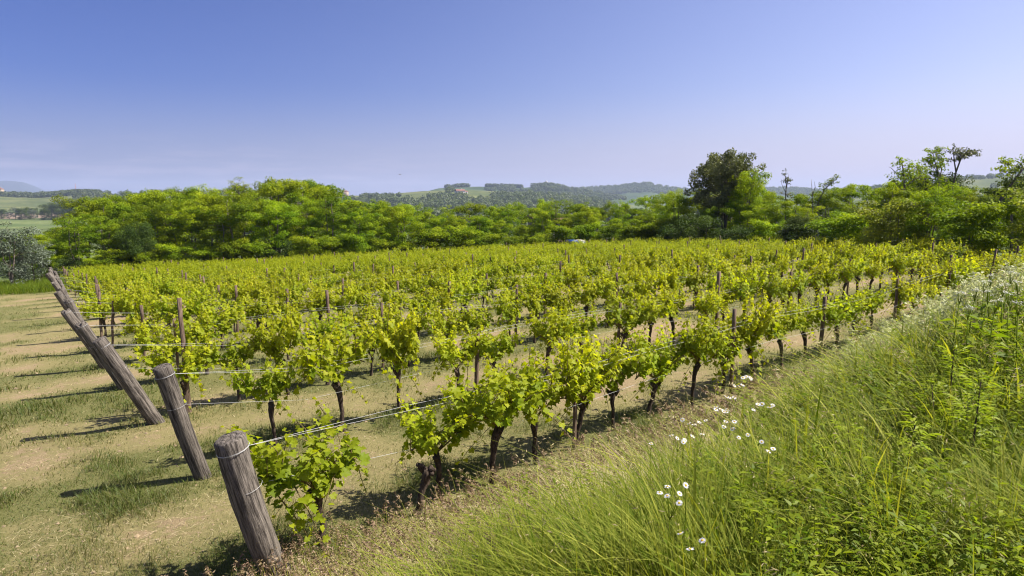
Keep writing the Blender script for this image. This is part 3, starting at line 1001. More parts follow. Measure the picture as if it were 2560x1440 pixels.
# ------------------------------------------------------------------ distant buildings, poles, tractor, bird
def house(name, label, px, py, d, w, dep, hw, hr, wall, roof, rz=0.0, hip=False, wins=3, chim=True, cat='house'):
    p = at_depth(px, py, d)
    t = thing(name, label, cat, p, rz)
    b = MB(); boxm(b, (0, 0, hw / 2 - 2), (w, dep, hw + 4))
    if not hip:
        b.add([(-w / 2, -dep / 2, hw), (-w / 2, dep / 2, hw), (-w / 2, 0, hw + hr), (w / 2, -dep / 2, hw), (w / 2, dep / 2, hw), (w / 2, 0, hw + hr)], [(0, 2, 1), (3, 4, 5)])
    obj('wall', b.mesh('wall', M[wall]), t)
    b = MB(); e = .5; k = w / 2 + e; j = dep / 2 + e; rx = k - dep / 2 if hip else k
    lo = hw - e * hr / (dep / 2) + .12
    v = [(-k, -j, lo), (k, -j, lo), (k, j, lo), (-k, j, lo), (-rx, 0, hw + hr + .12), (rx, 0, hw + hr + .12)]
    v2 = [(a, c, z + .3) for a, c, z in v]
    b.add(v + v2, [(6, 7, 11, 10), (8, 9, 10, 11), (0, 4, 5, 1), (2, 5, 4, 3), (0, 1, 7, 6), (2, 3, 9, 8)])
    b.add(v + v2, [(7, 8, 11), (9, 6, 10), (1, 5, 2), (3, 4, 0)])
    b.add(v + v2, [(1, 2, 8, 7), (3, 0, 6, 9)])
    ro = obj('roof', b.mesh('roof', M[roof]), t)
    if chim:
        b = MB(); boxm(b, (w * .22, dep * .12, hw + hr), (1.0, 1.0, 2.4)); obj('chimney', b.mesh('chimney', M[wall]), ro)
    for k in range(wins):
        b = MB(); x = (k + .5) / wins * w - w / 2
        boxm(b, (x, -dep / 2 - .02, hw * .55), (1.2, .12, 1.7))
        obj('window', b.mesh('window', M['dark_glass']), t)
    return t


house('farmhouse', 'white farmhouse with red hipped roof showing above the left wood', 570, 487.5, 1150, 17, 11, 6.0, 3.2, 'white_wall', 'red_roof', .25, True, 4)
house('farmhouse', 'small ochre building on the crest left of the centre hills', 863, 487.5, 1150, 10, 8, 6.0, 2.0, 'ochre_wall', 'red_roof', -.3, True, 2)
hp_ = by_px(sf_mid, 1149, 1151, 486.5, 486.6, 1, 1)[0]
hh_ = house('farmhouse', 'long white house halfway up the middle hill', 1150, 486.0, hp_[1] - 14, 17, 10, 6.0, 3.2, 'white_wall', 'red_roof', .5, False, 4)
b = MB(); boxm(b, (10.5, -1, 1.2), (6.5, 7, 6.4)); an = obj('annex', b.mesh('annex', M['white_wall']), hh_)
b = MB(); b.add([(6.9, -5, 4.45), (14.2, -5, 4.45), (14.2, 3, 4.45), (6.9, 3, 4.45), (6.9, -1, 6.6), (14.2, -1, 6.6)], [(0, 1, 5, 4), (2, 3, 4, 5)]); obj('roof', b.mesh('annex_roof', M['red_roof']), an)
house('farmhouse', 'red-roofed house at the far left edge of the wooded crest', -2, 480, 1230, 13, 10, 5.5, 3.0, 'ochre_wall', 'red_roof', .2, True, 3)
house('farmhouse', 'beige house glimpsed through gaps between the trees', 1366, 577, 92, 4.5, 4, 1.5, .5, 'ochre_wall', 'red_roof', .3, False, 2, False)

cp = at_depth(1366, 466, 1990)
ch = thing('church', 'small pale church with a domed tower on the hilltop', 'church', cp)
b = MB(); boxm(b, (0, 0, 2), (15, 10, 12)); obj('wall', b.mesh('wall', M['stone']), ch)
b = MB(); k = 8.2; b.add([(-k, -5.6, 7.6), (k, -5.6, 7.6), (k, 5.6, 7.6), (-k, 5.6, 7.6), (-6, 0, 11), (6, 0, 11)], [(0, 1, 5, 4), (2, 3, 4, 5)])
b.add([(-k, -5.6, 7.6), (k, -5.6, 7.6), (k, 5.6, 7.6), (-k, 5.6, 7.6), (-6, 0, 11), (6, 0, 11)], [(1, 2, 5), (3, 0, 4)]); obj('roof', b.mesh('roof', M['red_roof']), ch)
b = MB(); tube(b, [(0, 0, 8), (0, 0, 13.5)], [4.2, 4.0], 8); tw = obj('tower', b.mesh('tower', M['stone']), ch)
b = MB(); tube(b, [(0, 0, 13.5), (0, 0, 14.8), (0, 0, 16), (0, 0, 17), (0, 0, 20)], [4.5, 4.0, 2.8, 1.0, .5], 12); obj('dome', b.mesh('dome', M['metal_grey'], True), tw)


def pole(label, px, py0, py1, d, kind):
    p0 = at_depth(px, py0, d); p1 = at_depth(px, py1, d); h = p1[2] - p0[2]
    t = thing('mast' if kind == 'mast' else 'power_pole', label, 'mast' if kind == 'mast' else 'power pole', p0)
    b = MB(); tube(b, [(0, 0, -4), (0, 0, h)], [.5, .28], 6); obj('pole', b.mesh('pole', M['mast'] if kind == 'mast' else M['metal_grey']), t)
    b = MB()
    if kind == 'cross':
        tube(b, [(-2.4, 0, h * .72), (2.4, 0, h * .80)], .25, 5)
        tube(b, [(-1.6, 0, h * .60), (1.6, 0, h * .66)], .25, 5)
    elif kind == 'fork':
        tube(b, [(0, 0, h * .55), (-2.6, 0, h)], .25, 5)
        tube(b, [(0, 0, h * .55), (2.2, 0, h * .95)], .25, 5)
        tube(b, [(-2.6, 0, h * .9), (2.2, 0, h * .88)], .2, 5)
    else:
        for q in (.5, .7, .9):
            boxm(b, (0, 0, h * q), (1.0, 1.0, .5))
    obj('crossarm' if kind != 'mast' else 'antenna', b.mesh('crossarm', M['metal_grey']), t)


pole('thin grey power pole with crossed arms above the left wood', 643.5, 483, 460, 1150, 'cross')
pole('forked grey power pole to the right of the crossed one', 668, 480, 457, 1150, 'fork')
pole('thin reddish radio mast above the wooded crest', 190, 482, 459, 1250, 'mast')

# blue tractor parked between vines and wood
tp = at_depth(1441, 600.5, 46.2)
tgz = float(gz(tp[0], tp[1])); TH = tp[2] - tgz
tr_ = thing('tractor', 'small blue tractor with only its cab top showing above the vines', 'tractor', (tp[0], tp[1], tgz), .12)
b = MB(); boxm(b, (-.0, 0, .62), (.7, 1.9, .5)); boxm(b, (0, -1.15, .78), (.62, 1.1, .6), top=.9); obj('body', b.mesh('body', M['blue_paint']), tr_)
b = MB()
for sx in (-.5, .5):
    for sy in (-.35, .75):
        tube(b, [(sx, sy, .8), (sx * .96, sy, TH - .12)], .04, 5)
tube(b, [(0.06, -.36, .8), (.06, -.36, TH - .12)], .05, 5)
cf = obj('cab_frame', b.mesh('cab_frame', M['rubber']), tr_)
b = MB(); boxm(b, (-.30, .2, TH - .06), (.58, 1.35, .13), top=.92); boxm(b, (.28, .2, TH - .065), (.575, 1.3, .12), mi=1, top=.94)
obj('roof', b.mesh('roof', [M['blue_paint'], M['grey_roof']]), tr_)
b = MB(); boxm(b, (0, -.36, (TH + .7) / 2), (.9, .02, TH - .9)); boxm(b, (0, .76, (TH + .7) / 2), (.9, .02, TH - .9)); obj('windscreen', b.mesh('windscreen', M['dark_glass']), tr_)
for sx in (-1, 1):
    for yy, rr in ((.55, .55), (-1.25, .36)):
        b = MB(); th = np.linspace(0, 2 * np.pi, 17)[:-1]
        pts = np.array([(sx * .55, yy, rr), (sx * .78, yy, rr)])
        tube(b, pts, rr, 16); wh = obj('wheel', b.mesh('wheel', M['rubber']), tr_)
        b = MB(); tube(b, [(sx * .77, yy, rr), (sx * .80, yy, rr)], rr * .5, 12); obj('rim', b.mesh('rim', M['blue_paint']), wh)

bp_ = at_depth(1000, 436, 130)
b = MB()
tube(b, [(-.28, 0, 0), (-.16, 0, .02), (0, 0, .03), (.14, 0, .03), (.22, 0, .05), (.3, 0, .04)], [.015, .05, .075, .06, .04, .008], 6)
b.add([(-.08, 0, .05), (.1, 0, .05), (.06, -.28, .12), (-.10, -.5, .05), (-.12, -.25, .1)], [(0, 1, 2, 4)]); b.add([(.06, -.28, .12), (-.10, -.5, .05), (-.12, -.25, .1)], [(0, 1, 2)])
b.add([(-.08, 0, .05), (.1, 0, .05), (.06, .28, .12), (-.10, .5, .05), (-.12, .25, .1)], [(0, 4, 2, 1)]); b.add([(.06, .28, .12), (-.10, .5, .05), (-.12, .25, .1)], [(0, 2, 1)])
tag(obj('bird', b.mesh('bird', M['metal_grey']), loc=bp_, rz=.3), 'tiny dark bird gliding in the open sky above the hills', 'bird')


# ------------------------------------------------------------------ vines
def vine_leaf_template():
    half = [(.0, .02), (.20, -.14), (.42, -.06), (.55, .14), (.40, .27), (.60, .48), (.52, .60), (.30, .58), (.24, .74), (.12, .86)]
    out = half + [(0, 1.0)] + [(-a, b) for a, b in half[::-1][:-1]]
    pts = [(0, .3)] + out
    T = np.array([(a, b, .22 * abs(a) - .22 * max(b - .3, 0) ** 2 + .05 * math.sin(7 * a + 5 * b)) for a, b in pts])
    n = len(out)
    F = [(0, 1 + k, 1 + (k + 1) % n) for k in range(n)]
    return T, F


VLT, VLF = vine_leaf_template()


def make_vine(seed, simple=False, span=.40, vig=1.0):
    r = np.random.default_rng(seed)
    tm, cm, lm = MB(), MB(), MB()
    hz = r.uniform(.40, .52)
    zz = np.linspace(-.06, hz, 8)
    pts = np.stack([np.cumsum(r.normal(scale=.011, size=8)), np.cumsum(r.normal(scale=.009, size=8)), zz], -1); pts[0, :2] *= .2
    rad = np.array([.029, .024, .021, .020, .019, .022, .031, .024])
    tube(tm, pts, rad * r.uniform(.85, 1.15), 7, rough=.22, rg=r)
    head = pts[-1]
    for k in range(2):                                           # knobs of old pruning wounds
        a = r.uniform(0, 6.28); q = pts[-2] + np.array([math.cos(a), math.sin(a), .4]) * .02
        tube(tm, [q, q + np.array([math.cos(a) * .05, math.sin(a) * .03, .05])], [.022, .016], 6, rough=.25, rg=r)
    P, Nn, Dd, Sz, Ti = [], [], [], [], []
    arms = []
    for sgn in (-1, 1):
        L = span * r.uniform(.75, 1.1)
        t = np.linspace(0, 1, 6)[:, None]
        ap = head + t * np.array([sgn * L, r.normal(scale=.03), 0]) + np.array([0, 0, 1]) * (.13 * np.sin(t * np.pi * .8) + .03 * t)
        tube(cm, ap, np.linspace(.011, .006, 6), 5, rg=r)
        arms.append(ap)
    ns = int((26 if not simple else 32) * vig)
    for k in range(ns):
        ap = arms[k % 2]
        f = r.uniform(0, 1) * 5; i0 = int(min(f, 4)); b = ap[i0] + (ap[i0 + 1] - ap[i0]) * (f - i0)
        L = r.uniform(.26, .68) * (.5 + .5 * vig)
        drp = r.uniform() < .13
        dr = np.array([r.normal(scale=.42), r.normal(scale=.38), 1.0 if not drp else -.1])
        dr /= np.linalg.norm(dr)
        m = 6; t = np.linspace(0, 1, m)[:, None]
        sp = b + dr * L * t + np.array([0, 0, -1.0]) * (.10 if not drp else .26) * t ** 2 * L / .4 + np.cumsum(r.normal(scale=.009, size=(m, 3)), 0)
        tube(cm, sp, np.linspace(.0045, .002, m), 4, rg=r)
        nl = int(L / .025)
        for q in range(nl):
            s = (q + .6) / nl; f = s * (m - 1); i0 = int(min(f, m - 2))
            p = sp[i0] + (sp[i0 + 1] - sp[i0]) * (f - i0)
            side = 1 if q % 2 else -1
            a = r.uniform(-.9, .9) + (0 if side > 0 else math.pi) + (math.pi / 2)
            out = np.array([math.cos(a), math.sin(a), r.uniform(-.1, .4)])
            size = (.066 - .041 * s ** 2) * r.uniform(.75, 1.2)
            pet = .05 * (1 - .5 * s)
            P.append(p + out * pet); Dd.append(out + np.array([0, 0, -.45 + .5 * s]) + r.normal(scale=.25, size=3))
            nv = np.array([out[0] * .55, out[1] * .55, .75]) + r.normal(scale=.38, size=3)
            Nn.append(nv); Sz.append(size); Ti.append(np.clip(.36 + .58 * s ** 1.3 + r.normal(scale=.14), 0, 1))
    P, Nn, Dd, Sz, Ti = map(np.array, (P, Nn, Dd, Sz, Ti))
    R = frames(Nn, Dd)
    if simple:
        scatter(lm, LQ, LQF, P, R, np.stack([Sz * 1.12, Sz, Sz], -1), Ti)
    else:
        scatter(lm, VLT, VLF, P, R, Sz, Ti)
    return tm, cm, lm


VNEAR = []
for k in range(9):
    t_, c_, l_ = make_vine(500 + k, span=[.36, .27, .42, .34, .30, .25, .44, .24, .38][k], vig=[1, .9, 1.15, 1.05, .85, 1.1, 1.2, .8, 1.0][k])
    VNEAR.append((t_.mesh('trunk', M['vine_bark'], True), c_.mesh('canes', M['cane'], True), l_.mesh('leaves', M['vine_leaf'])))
VFAR = [make_vine(540 + k, True, vig=[1.05, .9, 1.1, 1.0, .95][k]) for k in range(5)]


def row_end(u):
    return float(np.interp(u, [0, 3, 6, 10, 14.3, 18.4, 23.8], [13, 12.5, 13.5, 14.8, 15.6, 8.0, 1.2]))


ROW_ANG = math.atan2(VD[1], VD[0])
vines, stakes, NROW = [], [], 20
ROW1 = [.705, 1.16, 1.405, 1.66, 1.93, 2.2, 2.47, 2.80, 3.12, 3.45, 3.80, 4.13, 4.5, 4.85, 5.2, 5.7]
r_ = np.random.default_rng(700)
rows = []
for k in range(NROW):
    u = 1.87 + 1.04 * k
    ve = row_end(u)
    rows.append((u, ve, .57 + .035 * max(0, k - 4)))
    v = [.705, .92, .76][k] if k < 3 else .045 * max(0, k - 4) + r_.uniform(.68, .9)
    i = 0
    lst = []
    if k == 0:
        lst = list(enumerate(ROW1, 1))
        v, i = 6.05, len(ROW1)
    while v < ve:
        i += 1
        if r_.uniform() > .03:
            lst.append((i, v))
        v += (.345 if k < 2 else .305) * r_.uniform(.88, 1.12)
    for j, a in lst:
        if a is None:
            continue
        p = xy(2.2 * (u if k else float(np.interp(a, [.7, 1.16, 1.4, 2.2, 3], [1.832, 1.885, 1.848, 1.915, 1.90]))) + r_.normal(scale=.03 if k else .008), 2.2 * a)
        px = 1280 + FPX * p[0] / p[1]
        if -150 < px < 2760:
            vines.append((p[1], k, j, a, p))
# the 300 largest as individuals
vines.sort(key=lambda q: q[0])
VADJ = ['bushy', 'slender', 'very leafy', 'broad', 'sparse', 'upright', 'spreading', 'small', 'full']
for d, k, j, a, p in vines[:290]:
    q = int(r_.integers(9))
    if k == 0 and j == 1:
        q = 0
    z = float(gz(p[0], p[1]))
    t = thing('grapevine', '%s grapevine, %s vine from the end post in the %s row' % (VADJ[q], nth(j), nth(k + 1)), 'grapevine', (p[0], p[1], z), ROW_ANG + (math.pi if r_.uniform() < .5 else 0) + r_.normal(scale=.12), 'vines growing in rows')
    s = r_.uniform(.94, 1.16)
    t.scale = (s * r_.uniform(.8, 1.1), s * r_.uniform(.85, 1.1), s * r_.uniform(.88, 1.12))
    if k == 0 and j < 5:
        t.scale = ({1: 1.15, 2: .85, 3: 1.3, 4: 1.0}[j], 1.1, {1: .98, 2: .86, 3: 1.08, 4: 1.0}[j])
    tr, cn_, lv = VNEAR[q]
    obj('trunk', tr, t); obj('canes', cn_, t); obj('leaves', lv, t)
mb = MB()
for d, k, j, a, p in vines[290:]:
    q = int(r_.integers(5)); z = float(gz(p[0], p[1])); an_ = ROW_ANG + (math.pi if r_.uniform() < .5 else 0)
    c, s = math.cos(an_), math.sin(an_); sc = r_.uniform(.98, 1.2)
    Rm = np.array([[c, s, 0], [-s, c, 0], [0, 0, 1]]) * sc
    for src, mi in ((VFAR[q][0], 1), (VFAR[q][2], 0)):
        n0 = mb.n
        mb.v.append(np.concatenate(src.v) @ Rm + np.array([p[0], p[1], z])); mb.t.append(np.concatenate(src.t))
        for f, m_ in zip(src.f, src.mi):
            mb.f.append(f + n0); mb.mi.append(np.full(len(f), mi))
        mb.n += len(mb.v[-1])
tag(obj('far_vines', mb.mesh('far_vines', [M['vine_leaf'], M['vine_bark']])), 'far vine rows merging into one yellow-green mass before the wood', kind='stuff')
print('vines', len(vines))

# bare stump in the first row
p = xy(2.2 * 1.813, 2.2 * 1.046)
b = MB(); rs_ = np.random.default_rng(5)
zz = np.linspace(-.05, .36, 9)
pts = np.stack([.10 * (zz / .36) + .01 * np.sin(zz * 30), .01 * np.cos(zz * 25), zz], -1)
tube(b, pts, [.034, .03, .027, .026, .026, .027, .032, .036, .03], 8, rough=.2, rg=rs_)
tk = thing('vine_stump', 'bare gnarled vine stump with a knobbly head in the first row', 'vine stump', (p[0], p[1], float(gz(*p))), ROW_ANG - .2)
obj('trunk', b.mesh('trunk', M['vine_bark'], True), tk)
b = MB()
for k in range(8):
    a = rs_.uniform(0, 6.28); q = pts[-1] + np.array([math.cos(a) * .02, math.sin(a) * .02, rs_.uniform(-.04, .01)])
    e = q + np.array([math.cos(a) * rs_.uniform(.03, .07) - .02, math.sin(a) * .04, rs_.uniform(-.01, .05)])
    tube(b, [q, (q + e) / 2 + .006, e], [.022, .024, .014], 6, rough=.3, rg=rs_)
obj('knobs', b.mesh('knobs', M['vine_bark']), tk)


# end posts: base pixel, top pixel, thickness factor
def solve_post(u, v, base_px=None, top_px=None, lean=None, hgt=None):
    if base_px is not None:
        r = ray(*base_px)
        nrm = np.array([-.0469, .0511, 1.0])
        P = r * (-(H + .005) / (nrm @ r)) + np.array([0, 0, CAMZ])
    else:
        q = xy(2.2 * u, 2.2 * v); P = np.array([q[0], q[1], 0.])
    P[2] = float(gz(P[0], P[1]))
    if top_px is not None:
        t = ray(*top_px); o = P - np.array([0, 0, CAMZ])
        A = np.array([t, -np.array([-VD[0], -VD[1], 0]), -np.array([0, 0, 1.])]).T
        s = np.linalg.solve(A, o)
        return P, np.array([-VD[0] * s[1], -VD[1] * s[1], s[2]])
    return P, np.array([-VD[0] * lean, -VD[1] * lean, hgt])


def end_post(k, P, top, rb, rt, seed, label, split=False):
    r = np.random.default_rng(seed)
    L = float(np.linalg.norm(top)); n, sd = 26, 22
    ax = top / L
    t = np.linspace(-.18 / L, 1, n)
    ref = np.array([0, 1., 0]); a = np.cross(ax, ref); a /= np.linalg.norm(a); c = np.cross(ax, a)
    th = np.arange(sd) / sd * 2 * np.pi
    rr = (rb + (rt - rb) * np.clip(t, 0, 1))[:, None] * np.ones((1, sd))
    groove = fbm(th * 6 / np.pi * 2 + seed * 3.3, np.zeros(sd), seed, 3)
    lng = fbm(np.repeat(th[None] * 3, n, 0) + seed, np.repeat(t[:, None] * 5, sd, 1), seed + 4, 4)
    rr = rr * (1 + .16 * (groove[None] - .5) + .22 * (lng - .5))
    bend = np.sin(np.clip(t, 0, 1) * np.pi)[:, None] * r.normal(scale=.012, size=3)[None]
    cpts = t[:, None] * top[None] + bend
    v = cpts[:, None] + rr[..., None] * (np.cos(th)[None, :, None] * a + np.sin(th)[None, :, None] * c)
    if split:                                                  # broken, notched crown
        jag = .10 * fbm(th * 2.2 + seed, np.zeros(sd), seed + 9, 2)
        v[-1] -= ax[None] * jag[:, None]; v[-2] -= ax[None] * jag[:, None] * .6
    b = MB()
    i = np.arange(n - 1)[:, None] * sd; j = np.arange(sd)[None]; j2 = (j + 1) % sd
    b.add(v.reshape(-1, 3), np.stack([i + j, i + j2, i + sd + j2, i + sd + j], -1).reshape(-1, 4))
    # end grain: two rings and a centre, slightly domed
    last = (n - 1) * sd
    ring = v[-1]; cen = ring.mean(0)
    inner = cen + (ring - cen) * .86 + ax * .012
    inn2 = cen + (ring - cen) * .45 + ax * (.012 + .012 * rng.uniform(-1, 1, sd))[:, None].reshape(sd, 1)
    n0 = b.n
    b.add(np.concatenate([inner, inn2, [cen + ax * .01]]), [(n0 - n0 + q, n0 - n0 + (q + 1) % sd, sd + (q + 1) % sd, sd + q) for q in range(sd)])
    b.f.append(np.array([(n0 + sd + q, n0 + sd + (q + 1) % sd, n0 + 2 * sd) for q in range(sd)])); b.mi.append(np.zeros(sd, int))
    b.f.append(np.array([(last + q, last + (q + 1) % sd, n0 + (q + 1) % sd, n0 + q) for q in range(sd)])); b.mi.append(np.zeros(sd, int))
    t_ = thing('end_post', label, 'end post', P, 0, 'leaning end posts of the rows')
    # material grain must run along the post: local z along the axis
    rot = Vector(ax).to_track_quat('Z', 'Y')
    me = b.mesh('post', M['post'], True)
    me.transform(rot.to_matrix().to_4x4().inverted())
    o = obj('shaft', me, t_); o.rotation_euler = rot.to_euler()
    return ax, L, a, c


POSTS = [((692, 1440), (574, 1098), .088, .090), ((508, 1192), (405, 918), .075, .077), ((392, 1060), (248, 850), .082, .072)]
r_ = np.random.default_rng(900)
post_top = []
ADJ = ['stout grey', 'slimmer bark-patched', 'long pale grey', 'broken-topped', 'split-topped']
for k in range(NROW):
    u, ve, v0 = rows[k]
    if k < 3:
        P, top = solve_post(u, .57, POSTS[k][0], POSTS[k][1]); rb, rt = POSTS[k][2:]
    elif k < 10:
        P, top = solve_post(u, v0, None, [(197, 803), (158, 771), (167, 745), (143, 731), (150, 716), (133, 703), (120, 684)][k - 3])
        rb, rt = .08 * r_.uniform(.95, 1.1), .078 * r_.uniform(.95, 1.1)
    else:
        P, top = solve_post(u, v0 + r_.normal(scale=.015), lean=[.56, .42, .45, .40][k % 4] * r_.uniform(.9, 1.05) * (1 if k < 8 else .75), hgt=[1.14, 1.05, 1.16, 1.12][k % 4])
        rb, rt = .075 * r_.uniform(.9, 1.15), .07 * r_.uniform(.9, 1.15)
    adj = ADJ[k] if k < 5 else 'weathered grey'
    res = end_post(k, P, top, rb, rt, 40 + k, '%s end post leaning outward at the start of the %s row' % (adj, nth(k + 1)), split=k in (3, 4, 5, 7, 8, 10, 12))
    post_top.append((P, top, rb, rt) + res)

# stakes
kk = 0
STK = {0: [1.90, 3.16, 4.32, 5.55], 1: [2.09, 3.40, 4.62], 2: [.76, 2.05, 3.3]}
stake_pos = []
for k in range(NROW):
    u, ve, v0 = rows[k]
    lst = STK.get(k, [])
    v = (lst[-1] if lst else v0 + r_.uniform(.1, .35)) + 1.25 * bool(lst)
    while v < ve:
        lst.append(v); v += 1.25 * r_.uniform(.93, 1.07)
    for j, v in enumerate(lst, 1):
        p = xy(2.2 * u + r_.normal(scale=.025) + .03, 2.2 * v)
        px = 1280 + FPX * p[0] / p[1]
        if not -100 < px < 2700:
            continue
        hgt = {(0, 1): .93, (0, 3): .95, (1, 1): .86, (1, 2): 1.0, (2, 1): 1.5}.get((k, j), r_.uniform(.98, 1.22))
        w = r_.uniform(.042, .056); w2 = w * r_.uniform(.6, .95)
        b = MB(); ch_ = .006
        prof = [(w / 2 - ch_, -w2 / 2), (w / 2, -w2 / 2 + ch_), (w / 2, w2 / 2 - ch_), (w / 2 - ch_, w2 / 2), (-w / 2 + ch_, w2 / 2), (-w / 2, w2 / 2 - ch_), (-w / 2, -w2 / 2 + ch_), (-w / 2 + ch_, -w2 / 2)]
        nz = 7; ln = r_.normal(scale=.035, size=2)
        vv = []
        for q in range(nz):
            z = -.1 + (hgt + .1) * q / (nz - 1); wb = r_.normal(scale=.003, size=2)
            vv += [(x + ln[0] * z + wb[0], y + ln[1] * z + wb[1], z) for x, y in prof]
        i = np.arange(nz - 1)[:, None] * 8; jj = np.arange(8)[None]; j2 = (jj + 1) % 8
        b.add(vv, np.stack([i + jj, i + j2, i + 8 + j2, i + 8 + jj], -1).reshape(-1, 4))
        b.f.append(((nz - 1) * 8 + np.arange(8))[None]); b.mi.append(np.array([0]))
        o = obj('stake', b.mesh('stake', M['stake']), loc=(p[0], p[1], float(gz(*p))), rz=ROW_ANG + r_.normal(scale=.25))
        tag(o, '%s wooden stake, %s along the %s vine row from the end post' % ('tall' if hgt > 1.12 else 'short' if hgt < .97 else 'brown', nth(j), nth(k + 1)), 'stake', 'wooden stakes between the vines')

# trellis wires: one thing per strand
for k in range(NROW):
    u, ve, v0 = rows[k]
    P, top, rb, rt, ax, L, a, c = post_top[k]
    for lv, (fz, zz, nm) in enumerate([(.93, .84, 'upper'), (.66, .52, 'lower')] if k < 13 else [(.93, .84, 'upper')]):
        att = P + top * fz
        rr = (rb + (rt - rb) * fz) * 1.03
        for tw_ in range(2 if (lv == 0 and k < 6) else 1):
            b = MB()
            pts = []
            # turn round the post, then run to the stakes
            ang = np.linspace(0, 2 * np.pi, 15)
            ringp = [att + rr * 1.05 * (math.cos(q) * a + math.sin(q) * c) + ax * (.004 * tw_) for q in ang]
            vs = np.arange(v0 + .5, ve, .42)
            start = att + np.array([VD[0], VD[1], 0]) * rr
            run = [start]
            for q, v in enumerate(vs):
                p = xy(2.2 * u + .025 * (1 if tw_ else -1), 2.2 * v)
                z = float(gz(p[0], p[1])) + zz - .035 * math.sin(q * .9 + k) + .03 * (tw_ - .5)
                if p[1] * .0 + 1280 + FPX * p[0] / p[1] > 2900:
                    break
                run.append(np.array([p[0], p[1], z]))
            # smooth
            run = np.array(run)
            wr = .00115 if k < 3 else .001
            tube(b, ringp, wr, 5, cap=False)
            tube(b, run, wr, 5, cap=False)
            nm2 = nm + (' twin' if (lv == 0 and k < 6 and tw_) else '')
            o = obj('trellis_wire', b.mesh('trellis_wire', M['wire']))
            tag(o, '%s trellis wire stretched along the %s vine row from its end post' % (nm2, nth(k + 1)), 'wire', 'trellis wires')


# ------------------------------------------------------------------ grasses and weeds
def blades(mb, P, h, w, az, lean, tint, seg=4, mi=0, curl=.35):
    n = len(P)
    t = np.linspace(0, 1, seg + 1)
    d = np.stack([np.cos(az), np.sin(az), 0 * az], -1)
    pr = np.stack([-np.sin(az), np.cos(az), 0 * az], -1)
    out = (lean * h)[:, None] * (t ** 1.8)[None]
    up = h[:, None] * (t[None] - (curl * lean)[:, None] * (t ** 2.2)[None])
    c = P[:, None] + d[:, None] * out[..., None]
    c[..., 2] += up
    ww = w[:, None] * np.array([.75 + .25 * math.sin(x * 3) for x in t])[None] * np.clip(1.02 - t ** 2.2, .04, 1)[None] * .5
    tw = rng.uniform(-.6, .6, n)
    pr = pr * np.cos(tw)[:, None] + np.array([0, 0, 1.]) * np.sin(tw)[:, None] * .5
    v = np.stack([c - pr[:, None] * ww[..., None], c + pr[:, None] * ww[..., None]], 2)      # n,seg+1,2,3
    k = (seg + 1) * 2
    q = np.arange(seg) * 2
    F = np.stack([q, q + 1, q + 3, q + 2], -1)
    f = (np.arange(n) * k)[:, None, None] + F[None]
    mb.add(v.reshape(-1, 3), f.reshape(-1, 4), np.repeat(tint, k), mi)
    return c[:, -1], d


def sample_view(n, dmin, dmax, x0, x1, r, powr=1.0):
    """points on the ground spread over the view, denser near the eye"""
    px = r.uniform(x0, x1, n)
    if powr == 1.0:
        d = dmin * (dmax / dmin) ** r.uniform(0, 1, n)
    else:
        d = (dmin ** (1 - powr) + r.uniform(0, 1, n) * (dmax ** (1 - powr) - dmin ** (1 - powr))) ** (1 / (1 - powr))
    x = (px - 1280) / FPX * d
    return x, d


gr = np.random.default_rng(1000)
# tall grass of the bank
x, y = sample_view(520000, 1.0, 26, -300, 3300, gr, 1.25)
U, V = uv(x, y)
bk = bank(U, V)
rr = np.hypot(x, y)
keep = (U < 3.9) & (rr > 1.15) & (V > -.6) & (gr.uniform(0, 1, len(x)) < .35 + .65 * sst(0, .2, bk))
keep &= ~((V < .3) & (U < 1.2))
x, y, U, V, bk, rr = (q[keep] for q in (x, y, U, V, bk, rr))
if len(x) > 170000:
    I = gr.permutation(len(x))[:170000]
    x, y, U, V, bk, rr = (q[I] for q in (x, y, U, V, bk, rr))
# blades gather in tussocks
tc_ = np.stack([np.floor(x / .16), np.floor(y / .16)], -1)
tx = (tc_[:, 0] + .5 + .8 * (_hash(tc_[:, 0], tc_[:, 1], 5) - .5)) * .16
ty = (tc_[:, 1] + .5 + .8 * (_hash(tc_[:, 0], tc_[:, 1], 6) - .5)) * .16
pull = gr.uniform(.25, .8, len(x))
ox, oy = x - tx, y - ty
x, y = x - ox * pull, y - oy * pull
tuss = _hash(tc_[:, 0], tc_[:, 1], 7)
clump = fbm(x * 1.3, y * 1.3, 51, 3)
cl2 = fbm(x * .45, y * .45, 57, 3)
Ub = 2.15 + .2 * np.clip(V - 2.2, -2, 7)
dry = sst(-.4, .5, U - Ub + 1.4 * (clump - .5))
dry = np.clip(dry * .82 + 1.2 * (cl2 - .53) + .32, 0, 1)
isdry = gr.uniform(0, 1, len(x)) < dry
tint = np.where(isdry, gr.uniform(.45, 1, len(x)), np.clip(gr.normal(.18, .22, len(x)) + .5 * (tuss - .45), 0, 1))
h = np.where(isdry, gr.uniform(.14, .46, len(x)), gr.uniform(.24, .70, len(x))) * (.6 + .8 * clump) * (.7 + .6 * tuss) * (.7 + .3 * sst(0, .35, bk))
h = np.minimum(h, .78)
h *= np.clip(rr / 2.4, .35, 1) * np.where(isdry, .5 + .5 * sst(3.8, 2.2, U), .28 + .72 * sst(3.7, 1.7, U))
w = np.where(isdry, gr.uniform(.0018, .0035, len(x)), gr.uniform(.0045, .0105, len(x))) * np.clip(rr / 3.2, .8, 2.6)
downhill = math.atan2(UD[1], UD[0])
az = np.where(gr.uniform(0, 1, len(x)) < .45, downhill + gr.normal(scale=.9, size=len(x)) + 2.0 * (fbm(x * .8, y * .8, 61, 2) - .5), np.arctan2(oy, ox) + gr.normal(scale=.6, size=len(x)))
lean = np.abs(gr.normal(.62, .42, len(x))) + .1 + .7 * isdry * (gr.uniform(0, 1, len(x)) < .35)
